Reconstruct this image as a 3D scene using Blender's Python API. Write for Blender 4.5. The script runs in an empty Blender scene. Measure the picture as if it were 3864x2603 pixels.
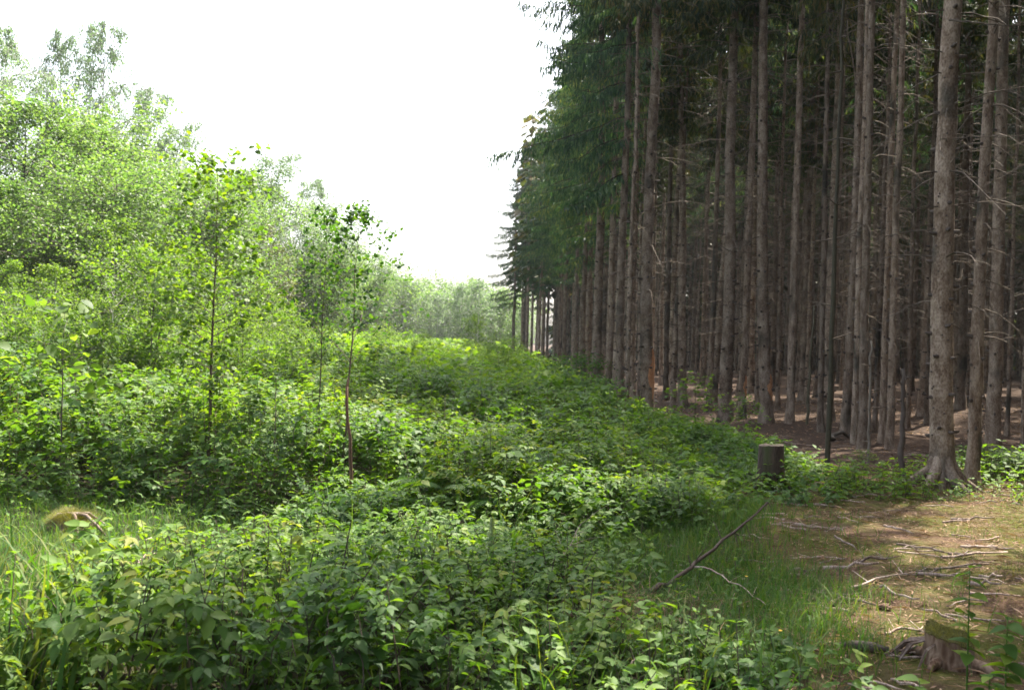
import bpy, math, random
import numpy as np
from mathutils import Matrix, Vector
R = math.radians
scene = bpy.context.scene
COL = scene.collection

# ------------------------------------------------------------------ camera
CAM_H = 1.6
F = 1024.0                       # focal length in pixels of the 1024 wide frame
ROLL = R(1.5)
PITCH = R(-0.2)
cam_d = bpy.data.cameras.new('camera')
cam_d.sensor_width = 36.0
cam_d.lens = 36.0 * F / 1024.0
cam_d.clip_start = 0.1
cam_d.clip_end = 3000
cam_d.dof.use_dof = True
cam_d.dof.focus_distance = 9.5
cam_d.dof.aperture_fstop = 5.0
cam = bpy.data.objects.new('camera', cam_d)
CAM_M = Matrix.Rotation(R(90) + PITCH, 4, 'X') @ Matrix.Rotation(ROLL, 4, 'Z')
cam.matrix_world = Matrix.Translation((0, 0, CAM_H)) @ CAM_M
COL.objects.link(cam)
scene.camera = cam

# ------------------------------------------------------------------ sky, sun, exposure
SUN_AZ = R(38)      # to the right of the view direction (+Y), clockwise
SUN_EL = R(58)
world = bpy.data.worlds.new('World')
scene.world = world
world.use_nodes = True
wn = world.node_tree
bg = wn.nodes['Background']
sky = wn.nodes.new('ShaderNodeTexSky')
sky.sky_type = 'NISHITA'
sky.sun_disc = False
sky.sun_elevation = SUN_EL
sky.sun_rotation = SUN_AZ
sky.air_density = 1.0
sky.dust_density = 5.0
sky.ozone_density = 1.0
hs = wn.nodes.new('ShaderNodeHueSaturation')      # milky summer sky: less blue than clean air
hs.inputs['Saturation'].default_value = 0.5
wn.links.new(sky.outputs[0], hs.inputs['Color'])
wn.links.new(hs.outputs[0], bg.inputs['Color'])
bg.inputs['Strength'].default_value = 0.15
sun_d = bpy.data.lights.new('sun', 'SUN')
sun_d.energy = 5.0
sun_d.angle = R(0.53)
sun_d.color = (1.0, 0.93, 0.80)
sun = bpy.data.objects.new('sun', sun_d)
sdir = Vector((math.sin(SUN_AZ) * math.cos(SUN_EL), math.cos(SUN_AZ) * math.cos(SUN_EL), math.sin(SUN_EL)))
sun.rotation_euler = sdir.to_track_quat('Z', 'Y').to_euler()
sun.location = (20, 20, 40)
COL.objects.link(sun)
scene.view_settings.view_transform = 'Standard'
scene.view_settings.look = 'None'
scene.view_settings.exposure = 2.0
scene.view_settings.gamma = 1.0
scene.render.engine = 'CYCLES'
scene.cycles.filter_width = 1.6
scene.cycles.max_bounces = 8
scene.cycles.diffuse_bounces = 4
scene.cycles.transmission_bounces = 4
scene.cycles.glossy_bounces = 2
scene.cycles.volume_bounces = 0
scene.cycles.sample_clamp_indirect = 6.0
scene.cycles.use_denoising = True

# ------------------------------------------------------------------ terrain function and picking
def smooth(a, b, x):
    t = np.clip((np.asarray(x, float) - a) / (b - a), 0, 1)
    return t * t * (3 - 2 * t)

def gz(x, y):
    x = np.asarray(x, float); y = np.asarray(y, float)
    z = 0.05 * np.sin(x * 0.55 + 1.3) * np.cos(y * 0.42 + .4) + 0.025 * np.sin(x * 1.7 + y * 1.1) + 0.02 * np.sin(y * 2.3 - x * 0.9 + 2)
    return z

def px2ray(px, py):
    v = CAM_M.to_3x3() @ Vector(((px - 512) / F, -(py - 344.5) / F, -1.0))
    return v

def on_ground(px, py):
    v = px2ray(px, py)
    t = -CAM_H / v.z
    for _ in range(6):
        p = v * t
        t = -(CAM_H - float(gz(p.x, p.y))) / v.z
    p = v * t
    return (p.x, p.y, float(gz(p.x, p.y)))

def at_dist(px, py, Y):
    v = px2ray(px, py)
    t = Y / v.y
    return (v.x * t, Y, CAM_H + v.z * t)

# ------------------------------------------------------------------ mesh helpers
class Geo:
    """Collects vertices, triangles and quads with a random value per vertex."""
    def __init__(s):
        s.v = []; s.t = []; s.q = []; s.r = []; s.mt = []; s.mq = []; s.n = 0
    def add(s, v, t=None, q=None, r=0.5, m=0):
        v = np.asarray(v, float).reshape(-1, 3)
        if len(v) == 0: return
        s.v.append(v)
        rr = np.full(len(v), float(r)) if np.isscalar(r) else np.asarray(r, float)
        s.r.append(rr)
        if t is not None and len(t):
            t = np.asarray(t, np.int64).reshape(-1, 3); s.t.append(t + s.n)
            s.mt.append(np.full(len(t), m) if np.isscalar(m) else m[0])
        if q is not None and len(q):
            q = np.asarray(q, np.int64).reshape(-1, 4); s.q.append(q + s.n)
            s.mq.append(np.full(len(q), m) if np.isscalar(m) else m[1])
        s.n += len(v)
    def arrays(s):
        V = np.concatenate(s.v) if s.v else np.zeros((0, 3))
        T = np.concatenate(s.t) if s.t else np.zeros((0, 3), np.int64)
        Q = np.concatenate(s.q) if s.q else np.zeros((0, 4), np.int64)
        r = np.concatenate(s.r) if s.r else np.zeros(0)
        mt = np.concatenate(s.mt) if s.mt else np.zeros(0, int)
        mq = np.concatenate(s.mq) if s.mq else np.zeros(0, int)
        return V, T, Q, r, mt, mq
    def instance(s, tpl, Rm, tr, sc, rnd, mix=0.5):
        """copies of template geo arrays: Rm (n,3,3), tr (n,3), sc (n,) or (n,3), rnd (n,)"""
        V, T, Q, r, mt, mq = tpl
        n = len(tr)
        if n == 0 or len(V) == 0: return
        sc = np.asarray(sc, float)
        W = V[None] * (sc[:, None, None] if sc.ndim == 1 else sc[:, None, :])
        W = np.einsum('nij,nkj->nki', Rm, W) + tr[:, None, :]
        k = len(V); off = (np.arange(n) * k)[:, None, None]
        TT = (T[None] + off).reshape(-1, 3) if len(T) else None
        QQ = (Q[None] + off).reshape(-1, 4) if len(Q) else None
        rr = (r[None] * (1 - mix) + rnd[:, None] * mix).reshape(-1)
        s.add(W.reshape(-1, 3), TT, QQ, rr, (np.tile(mt, n), np.tile(mq, n)))
    def mesh(s, name, mats, smooth_sh=True):
        V, T, Q, r, mt, mq = s.arrays()
        me = bpy.data.meshes.new(name)
        me.vertices.add(len(V)); me.vertices.foreach_set('co', V.astype(np.float32).ravel())
        nl = 3 * len(T) + 4 * len(Q)
        me.loops.add(nl)
        me.loops.foreach_set('vertex_index', np.concatenate([T.ravel(), Q.ravel()]).astype(np.int32))
        me.polygons.add(len(T) + len(Q))
        st = np.concatenate([np.arange(len(T)) * 3, 3 * len(T) + np.arange(len(Q)) * 4]).astype(np.int32)
        me.polygons.foreach_set('loop_start', st)
        me.polygons.foreach_set('material_index', np.concatenate([mt, mq]).astype(np.int32))
        me.polygons.foreach_set('use_smooth', np.full(len(T) + len(Q), smooth_sh, bool))
        a = me.attributes.new('rnd', 'FLOAT', 'POINT')
        a.data.foreach_set('value', r.astype(np.float32))
        for m in (mats if isinstance(mats, (list, tuple)) else [mats]): me.materials.append(m)
        me.update(calc_edges=True)
        return me

def tube(g, pts, rad, sides=6, r=0.5, m=0, cap=True):
    P = np.asarray(pts, float); n = len(P)
    rad = np.asarray(rad, float) * np.ones(n)
    T = np.gradient(P, axis=0); T /= np.linalg.norm(T, axis=1)[:, None] + 1e-9
    ref = np.array([0, 0, 1.]) if abs(T[0, 2]) < .9 else np.array([1., 0, 0])
    A = np.cross(T, ref); A /= np.linalg.norm(A, axis=1)[:, None] + 1e-9
    B = np.cross(T, A)
    a = np.arange(sides) * 2 * math.pi / sides
    V = P[:, None] + rad[:, None, None] * (np.cos(a)[None, :, None] * A[:, None] + np.sin(a)[None, :, None] * B[:, None])
    V = V.reshape(-1, 3)
    i = np.arange(n - 1)[:, None] * sides; j = np.arange(sides)[None]
    j2 = (j + 1) % sides
    Q = np.stack([i + j, i + j2, i + sides + j2, i + sides + j], -1).reshape(-1, 4)
    t = None
    if cap:
        V = np.vstack([V, P[-1:]])
        k = (n - 1) * sides
        t = [(k + q, k + (q + 1) % sides, n * sides) for q in range(sides)]
    g.add(V, t, Q, r, m)

def rotm(axis_z, rng, n):
    pass

def rot_from(yaw, pitch, roll):
    """rotation matrices: leaf built along +Y; pitch lifts the tip, roll twists about its length, yaw turns about Z"""
    cy, sy = np.cos(yaw), np.sin(yaw); cp, sp = np.cos(pitch), np.sin(pitch); cr, sr = np.cos(roll), np.sin(roll)
    n = len(cy); o = np.zeros(n); e = np.ones(n)
    Z = np.stack([cy, -sy, o, sy, cy, o, o, o, e], -1).reshape(n, 3, 3)
    X = np.stack([e, o, o, o, cp, -sp, o, sp, cp], -1).reshape(n, 3, 3)
    Y = np.stack([cr, o, sr, o, e, o, -sr, o, cr], -1).reshape(n, 3, 3)
    return Z @ X @ Y

def leaf_tpl(w=0.32, fold=0.10, droop=0.18, rows=5, shape='ovate', base=0.0):
    """unit length leaf along +Y, as arrays"""
    g = Geo()
    ts = np.linspace(0, 1, rows)
    if shape == 'ovate': ww = w * np.sin(np.pi * ts ** 0.75) ** 0.85
    elif shape == 'round': ww = w * np.sqrt(np.clip(1 - (2 * ts - 1) ** 2, 0, 1))
    else: ww = w * np.sin(np.pi * ts ** 0.9) ** 0.6
    ww[0] = 0; ww[-1] = 0
    V = []; Q = []; T = []
    mid = []
    for k, t in enumerate(ts):
        mid.append(len(V)); V.append((0, base + t, -droop * t * t))
        if 0 < k < rows - 1:
            V.append((-ww[k], base + t, -droop * t * t + fold * ww[k] / w))
            V.append((ww[k], base + t, -droop * t * t + fold * ww[k] / w))
    for k in range(rows - 1):
        a, b = mid[k], mid[k + 1]
        if k == 0: T += [(a, b, b + 1), (a, b + 2, b)]
        elif k == rows - 2: T += [(a, b, a + 1), (a, a + 2, b)]
        else: Q += [(a, b, b + 1, a + 1), (a, a + 2, b + 2, b)]
    g.add(V, T, Q, 0.5)
    return g.arrays()

def lo_leaf(w=0.35):
    g = Geo(); g.add([(0, 0, 0), (w, .45, .06), (0, 1, -.1), (-w, .45, .06)], None, [(0, 1, 2, 3)], .5)
    return g.arrays()

# ------------------------------------------------------------------ materials
def new_mat(name):
    m = bpy.data.materials.new(name); m.use_nodes = True
    nt = m.node_tree; nt.nodes.clear()
    out = nt.nodes.new('ShaderNodeOutputMaterial')
    return m, nt, out

def ramp(nt, stops, fac=None):
    r = nt.nodes.new('ShaderNodeValToRGB')
    els = r.color_ramp.elements
    els[0].position, els[0].color = stops[0][0], (*stops[0][1], 1)
    els[1].position, els[1].color = stops[-1][0], (*stops[-1][1], 1)
    for p, c in stops[1:-1]:
        e = els.new(p); e.color = (*c, 1)
    if fac is not None: nt.links.new(fac, r.inputs[0])
    return r

def leaf_mat(name, stops, trans=0.4, tcol=(1.9, 1.95, 0.4), rough=0.45, spec=0.5, patch=0.35, objrand=0.0):
    m, nt, out = new_mat(name)
    at = nt.nodes.new('ShaderNodeAttribute'); at.attribute_name = 'rnd'
    fac = at.outputs['Fac']
    geo = nt.nodes.new('ShaderNodeNewGeometry')
    no = nt.nodes.new('ShaderNodeTexNoise'); no.inputs['Scale'].default_value = 0.55; no.inputs['Detail'].default_value = 3
    nt.links.new(geo.outputs['Position'], no.inputs['Vector'])
    ma = nt.nodes.new('ShaderNodeMath'); ma.operation = 'MULTIPLY_ADD'
    s1 = nt.nodes.new('ShaderNodeMath'); s1.operation = 'SUBTRACT'; s1.inputs[1].default_value = 0.5
    nt.links.new(no.outputs['Fac'], s1.inputs[0])
    nt.links.new(s1.outputs[0], ma.inputs[0]); ma.inputs[1].default_value = patch * 3; nt.links.new(fac, ma.inputs[2])
    facn = ma.outputs[0]
    if objrand:
        oi = nt.nodes.new('ShaderNodeObjectInfo')
        m2 = nt.nodes.new('ShaderNodeMath'); m2.operation = 'MULTIPLY_ADD'; m2.inputs[1].default_value = objrand
        s2 = nt.nodes.new('ShaderNodeMath'); s2.operation = 'SUBTRACT'; s2.inputs[1].default_value = 0.5
        nt.links.new(oi.outputs['Random'], s2.inputs[0]); nt.links.new(s2.outputs[0], m2.inputs[0]); nt.links.new(facn, m2.inputs[2])
        facn = m2.outputs[0]
    rp = ramp(nt, stops, facn)
    p = nt.nodes.new('ShaderNodeBsdfPrincipled')
    nt.links.new(rp.outputs[0], p.inputs['Base Color'])
    p.inputs['Roughness'].default_value = rough
    p.inputs['Specular IOR Level'].default_value = spec
    t = nt.nodes.new('ShaderNodeBsdfTranslucent')
    mul = nt.nodes.new('ShaderNodeVectorMath'); mul.operation = 'MULTIPLY'
    mul.inputs[1].default_value = tcol
    nt.links.new(rp.outputs[0], mul.inputs[0]); nt.links.new(mul.outputs[0], t.inputs['Color'])
    mx = nt.nodes.new('ShaderNodeMixShader'); mx.inputs[0].default_value = trans
    nt.links.new(p.outputs[0], mx.inputs[1]); nt.links.new(t.outputs[0], mx.inputs[2])
    nt.links.new(mx.outputs[0], out.inputs['Surface'])
    return m

def bark_mat(name, cols, scale=6.0, zs=0.35, bump=0.4, mossy=None, dark_base=False):
    m, nt, out = new_mat(name)
    tc = nt.nodes.new('ShaderNodeTexCoord')
    mp = nt.nodes.new('ShaderNodeMapping'); mp.inputs['Scale'].default_value = (1, 1, zs)
    oi = nt.nodes.new('ShaderNodeObjectInfo')
    ad = nt.nodes.new('ShaderNodeVectorMath'); ad.operation = 'ADD'
    sc = nt.nodes.new('ShaderNodeVectorMath'); sc.operation = 'SCALE'; sc.inputs['Scale'].default_value = 37.0
    cmb = nt.nodes.new('ShaderNodeCombineXYZ')
    for i in range(3): nt.links.new(oi.outputs['Random'], cmb.inputs[i])
    nt.links.new(cmb.outputs[0], sc.inputs[0])
    nt.links.new(tc.outputs['Object'], mp.inputs['Vector'])
    nt.links.new(mp.outputs[0], ad.inputs[0]); nt.links.new(sc.outputs[0], ad.inputs[1])
    n1 = nt.nodes.new('ShaderNodeTexNoise'); n1.inputs['Scale'].default_value = scale; n1.inputs['Detail'].default_value = 8; n1.inputs['Roughness'].default_value = .65
    nt.links.new(ad.outputs[0], n1.inputs['Vector'])
    vo = nt.nodes.new('ShaderNodeTexVoronoi'); vo.inputs['Scale'].default_value = scale * 7
    nt.links.new(ad.outputs[0], vo.inputs['Vector'])
    mxv = nt.nodes.new('ShaderNodeMath'); mxv.operation = 'MULTIPLY_ADD'; mxv.inputs[1].default_value = 0.25
    nt.links.new(vo.outputs['Distance'], mxv.inputs[0]); nt.links.new(n1.outputs['Fac'], mxv.inputs[2])
    rp = ramp(nt, cols, mxv.outputs[0])
    col = rp.outputs[0]
    if mossy:
        n2 = nt.nodes.new('ShaderNodeTexNoise'); n2.inputs['Scale'].default_value = mossy[1]; n2.inputs['Detail'].default_value = 6
        nt.links.new(ad.outputs[0], n2.inputs['Vector'])
        r2 = ramp(nt, [(mossy[2], (0, 0, 0)), (mossy[2] + .12, (1, 1, 1))], n2.outputs['Fac'])
        mc = nt.nodes.new('ShaderNodeMixRGB'); mc.inputs[2].default_value = (*mossy[0], 1)
        nt.links.new(r2.outputs[0], mc.inputs[0]); nt.links.new(col, mc.inputs[1]); col = mc.outputs[0]
    hv = nt.nodes.new('ShaderNodeHueSaturation')
    mr = nt.nodes.new('ShaderNodeMapRange'); mr.inputs[3].default_value = .55; mr.inputs[4].default_value = 1.35
    nt.links.new(oi.outputs['Random'], mr.inputs[0]); nt.links.new(mr.outputs[0], hv.inputs['Value'])
    nt.links.new(col, hv.inputs['Color'])
    p = nt.nodes.new('ShaderNodeBsdfPrincipled'); p.inputs['Roughness'].default_value = .85; p.inputs['Specular IOR Level'].default_value = .25
    nt.links.new(hv.outputs[0], p.inputs['Base Color'])
    b = nt.nodes.new('ShaderNodeBump'); b.inputs['Strength'].default_value = bump; b.inputs['Distance'].default_value = .03
    nt.links.new(mxv.outputs[0], b.inputs['Height']); nt.links.new(b.outputs[0], p.inputs['Normal'])
    nt.links.new(p.outputs[0], out.inputs['Surface'])
    return m

M = {}
M['bramble'] = leaf_mat('bramble_leaf', [(0, (.028, .070, .017)), (.45, (.066, .135, .025)), (.8, (.12, .187, .030)), (1, (.20, .215, .033))], trans=.42, rough=.58, spec=.28)
M['weed'] = leaf_mat('weed_leaf', [(0, (.036, .085, .016)), (.5, (.082, .155, .024)), (1, (.145, .21, .03))], trans=.45, rough=.6, spec=.25)
M['lightleaf'] = leaf_mat('young_leaf', [(0, (.045, .09, .018)), (.5, (.088, .15, .028)), (1, (.145, .20, .038))], trans=.5, tcol=(1.8, 1.95, .55), rough=.55, spec=.3, objrand=.25)
M['darkleaf'] = leaf_mat('alder_leaf', [(0, (.020, .060, .016)), (.5, (.038, .092, .020)), (1, (.085, .15, .026))], trans=.45, rough=.6, spec=.2)
M['birch'] = leaf_mat('hazy_birch_leaf', [(0, (.060, .095, .050)), (.5, (.105, .155, .08)), (1, (.155, .21, .11))], trans=.5, tcol=(1.5, 1.65, 1.1), rough=.5, objrand=.35)  # pale leaf colour stands in for haze on the distant trees
M['maple'] = leaf_mat('hazel_leaf', [(0, (.045, .090, .028)), (.5, (.085, .145, .040)), (1, (.14, .20, .055))], trans=.5, tcol=(1.6, 1.75, .8), rough=.5, objrand=.35)
M['olive'] = leaf_mat('pine_foliage', [(0, (.050, .060, .030)), (.5, (.080, .095, .045)), (1, (.12, .13, .06))], trans=.3, rough=.6)
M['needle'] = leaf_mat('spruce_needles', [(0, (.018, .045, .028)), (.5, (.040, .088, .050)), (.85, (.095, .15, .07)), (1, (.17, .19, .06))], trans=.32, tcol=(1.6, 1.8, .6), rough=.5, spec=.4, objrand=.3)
M['needle_shaded'] = leaf_mat('shaded_spruce_needles', [(0, (.014, .028, .014)), (.5, (.030, .050, .020)), (.85, (.065, .075, .026)), (1, (.12, .10, .04))], trans=.25, tcol=(1.7, 1.7, .5), rough=.6, spec=.3, objrand=.3)  # darker, browner copy of the needles; interior shade put into the colour
M['grass'] = leaf_mat('grass_blade', [(0, (.032, .080, .018)), (.6, (.058, .125, .028)), (1, (.13, .15, .045))], trans=.4, rough=.65, spec=.2)
M['fern'] = leaf_mat('fern_leaf', [(0, (.045, .11, .018)), (1, (.085, .17, .026))], trans=.45, rough=.5)
M['spruce_bark'] = bark_mat('spruce_bark', [(.30, (.042, .026, .017)), (.48, (.098, .065, .043)), (.60, (.165, .120, .086)), (.78, (.28, .222, .172))], scale=7, zs=.6, bump=.9, mossy=((.045, .040, .030), 1.6, .56))
M['knot'] = bark_mat('knot_bark', [(.3, (.035, .028, .024)), (.8, (.08, .062, .052))], scale=12, bump=.3)
M['dead'] = bark_mat('dead_branch_bark', [(.3, (.045, .033, .024)), (.8, (.14, .108, .082))], scale=9, bump=.2)
M['sapbark'] = bark_mat('sapling_bark', [(.3, (.045, .032, .026)), (.8, (.12, .085, .065))], scale=14, bump=.2)
M['redbark'] = bark_mat('red_brown_bark', [(.3, (.05, .028, .018)), (.8, (.15, .085, .055))], scale=14, bump=.2)
M['birchbark'] = bark_mat('birch_bark', [(.3, (.10, .09, .08)), (.55, (.32, .30, .27)), (.8, (.5, .48, .44))], scale=3, zs=2, bump=.2)
M['brownbark'] = bark_mat('grey_brown_bark', [(.3, (.06, .05, .04)), (.8, (.16, .135, .11))], scale=6, bump=.3)
M['twig'] = bark_mat('fallen_twig', [(.3, (.08, .052, .038)), (.55, (.20, .14, .11)), (.8, (.42, .34, .29))], scale=9, bump=.3)
M['stump_wood'] = bark_mat('old_cut_wood', [(.3, (.05, .040, .030)), (.8, (.16, .125, .09))], scale=9, zs=1, bump=.5, mossy=((.05, .06, .02), 4, .50))
M['stump_bark'] = bark_mat('stump_bark', [(.3, (.020, .014, .011)), (.8, (.105, .075, .055))], scale=9, zs=.3, bump=.8, mossy=((.07, .085, .03), 3, .60))
M['moss'] = bark_mat('moss', [(.3, (.03, .032, .008)), (.8, (.13, .12, .025))], scale=25, zs=1, bump=1.0)
M['rot'] = bark_mat('rotten_wood', [(.3, (.025, .016, .011)), (.55, (.10, .055, .032)), (.8, (.28, .20, .14))], scale=7, zs=.25, bump=.9)
M['pale'] = bark_mat('pale_split_wood', [(.3, (.35, .26, .15)), (.8, (.6, .48, .30))], scale=9, bump=.2)
M['litter'] = leaf_mat('brown_litter', [(0, (.08, .045, .028)), (.5, (.20, .12, .075)), (1, (.36, .25, .17))], trans=.1, rough=.8, spec=.2)
M['flower'] = leaf_mat('yellow_petal', [(0, (.75, .45, .01)), (1, (.8, .55, .02))], trans=.2)
M['seed'] = leaf_mat('pale_green_catkins', [(0, (.16, .22, .09)), (1, (.28, .34, .16))], trans=.3)
M['drygrass'] = leaf_mat('dry_stalk', [(0, (.35, .24, .09)), (1, (.5, .36, .15))], trans=.2)

def ground_mat():
    m, nt, out = new_mat('forest_ground')
    geo = nt.nodes.new('ShaderNodeNewGeometry')
    def noise(s, d=6, r=.6):
        n = nt.nodes.new('ShaderNodeTexNoise'); n.inputs['Scale'].default_value = s; n.inputs['Detail'].default_value = d; n.inputs['Roughness'].default_value = r
        nt.links.new(geo.outputs['Position'], n.inputs['Vector']); return n.outputs['Fac']
    litter = ramp(nt, [(.32, (.045, .026, .016)), (.46, (.090, .052, .032)), (.58, (.175, .108, .070)), (.72, (.34, .235, .165))], noise(42, 10, .8))
    moss = ramp(nt, [(.32, (.05, .055, .010)), (.5, (.085, .090, .018)), (.70, (.17, .155, .034))], noise(70, 9, .8))
    f = ramp(nt, [(.40, (0, 0, 0)), (.58, (1, 1, 1))], noise(1.3, 8, .68))
    mx = nt.nodes.new('ShaderNodeMixRGB')
    nt.links.new(f.outputs[0], mx.inputs[0]); nt.links.new(litter.outputs[0], mx.inputs[1]); nt.links.new(moss.outputs[0], mx.inputs[2])
    # inside the plantation: bare brown needle litter, darkened to mimic the forest shade
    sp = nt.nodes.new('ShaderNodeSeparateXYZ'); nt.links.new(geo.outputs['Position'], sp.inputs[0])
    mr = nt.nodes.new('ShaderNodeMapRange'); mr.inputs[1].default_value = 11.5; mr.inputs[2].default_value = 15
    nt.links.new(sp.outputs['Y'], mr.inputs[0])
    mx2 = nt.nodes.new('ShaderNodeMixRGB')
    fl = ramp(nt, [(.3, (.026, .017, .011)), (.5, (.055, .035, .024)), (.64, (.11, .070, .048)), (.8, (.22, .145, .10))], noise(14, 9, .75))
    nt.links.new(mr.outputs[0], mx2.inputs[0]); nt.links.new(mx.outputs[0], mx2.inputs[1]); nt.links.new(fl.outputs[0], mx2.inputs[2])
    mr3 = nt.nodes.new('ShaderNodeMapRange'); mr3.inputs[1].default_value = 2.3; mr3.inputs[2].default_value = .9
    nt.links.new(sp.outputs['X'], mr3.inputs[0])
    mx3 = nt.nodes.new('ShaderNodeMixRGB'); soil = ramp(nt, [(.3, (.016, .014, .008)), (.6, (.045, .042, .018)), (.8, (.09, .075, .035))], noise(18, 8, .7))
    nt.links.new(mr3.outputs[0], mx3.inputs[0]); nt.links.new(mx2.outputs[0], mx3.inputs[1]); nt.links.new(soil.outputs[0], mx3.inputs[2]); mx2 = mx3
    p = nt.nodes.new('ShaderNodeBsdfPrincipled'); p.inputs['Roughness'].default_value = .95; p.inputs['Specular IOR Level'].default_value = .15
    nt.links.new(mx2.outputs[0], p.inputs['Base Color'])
    b = nt.nodes.new('ShaderNodeBump'); b.inputs['Strength'].default_value = .9; b.inputs['Distance'].default_value = .05
    nt.links.new(noise(22, 10, .75), b.inputs['Height']); nt.links.new(b.outputs[0], p.inputs['Normal'])
    nt.links.new(p.outputs[0], out.inputs['Surface'])
    return m
M['ground'] = ground_mat()

# ------------------------------------------------------------------ object helpers
def tag(o, label=None, cat=None, group=None, kind=None):
    if label: o['label'] = label
    if cat: o['category'] = cat
    if group: o['group'] = group
    if kind: o['kind'] = kind
    return o

def link(name, me, parent=None):
    o = bpy.data.objects.new(name, me); COL.objects.link(o)
    if parent is not None: o.parent = parent
    return o

def thing(name, label, cat, loc=(0, 0, 0), rz=0, group=None, sc=1.0, tilt=(0, 0)):
    o = bpy.data.objects.new(name, None); COL.objects.link(o)
    o.empty_display_size = .3
    o.location = loc; o.rotation_euler = (tilt[0], tilt[1], rz)
    o.scale = (sc, sc, sc) if np.isscalar(sc) else sc
    return tag(o, label, cat, group)

# ------------------------------------------------------------------ ground
def build_ground():
    xs = np.sinh(np.linspace(-4.6, 4.6, 260)) * 6.0
    ys = np.sinh(np.linspace(-2.6, 5.2, 300)) * 6.0 + 6
    X, Y = np.meshgrid(xs, ys)
    Z = gz(X, Y)
    near = np.exp(-((X / 14) ** 2 + ((Y - 9) / 12) ** 2))
    Z = Z + near * (.008 * np.sin(X * 9 + Y * 3) * np.sin(Y * 8 - X * 2) + .006 * np.sin(X * 17 + 3) * np.sin(Y * 15))
    V = np.stack([X, Y, Z], -1).reshape(-1, 3)
    w = len(xs); i = np.arange(len(ys) - 1)[:, None] * w; j = np.arange(w - 1)[None]
    Q = np.stack([i + j, i + j + 1, i + w + j + 1, i + w + j], -1).reshape(-1, 4)
    g = Geo(); g.add(V, None, Q)
    tag(link('ground', g.mesh('ground', M['ground'])), kind='structure')
build_ground()

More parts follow.
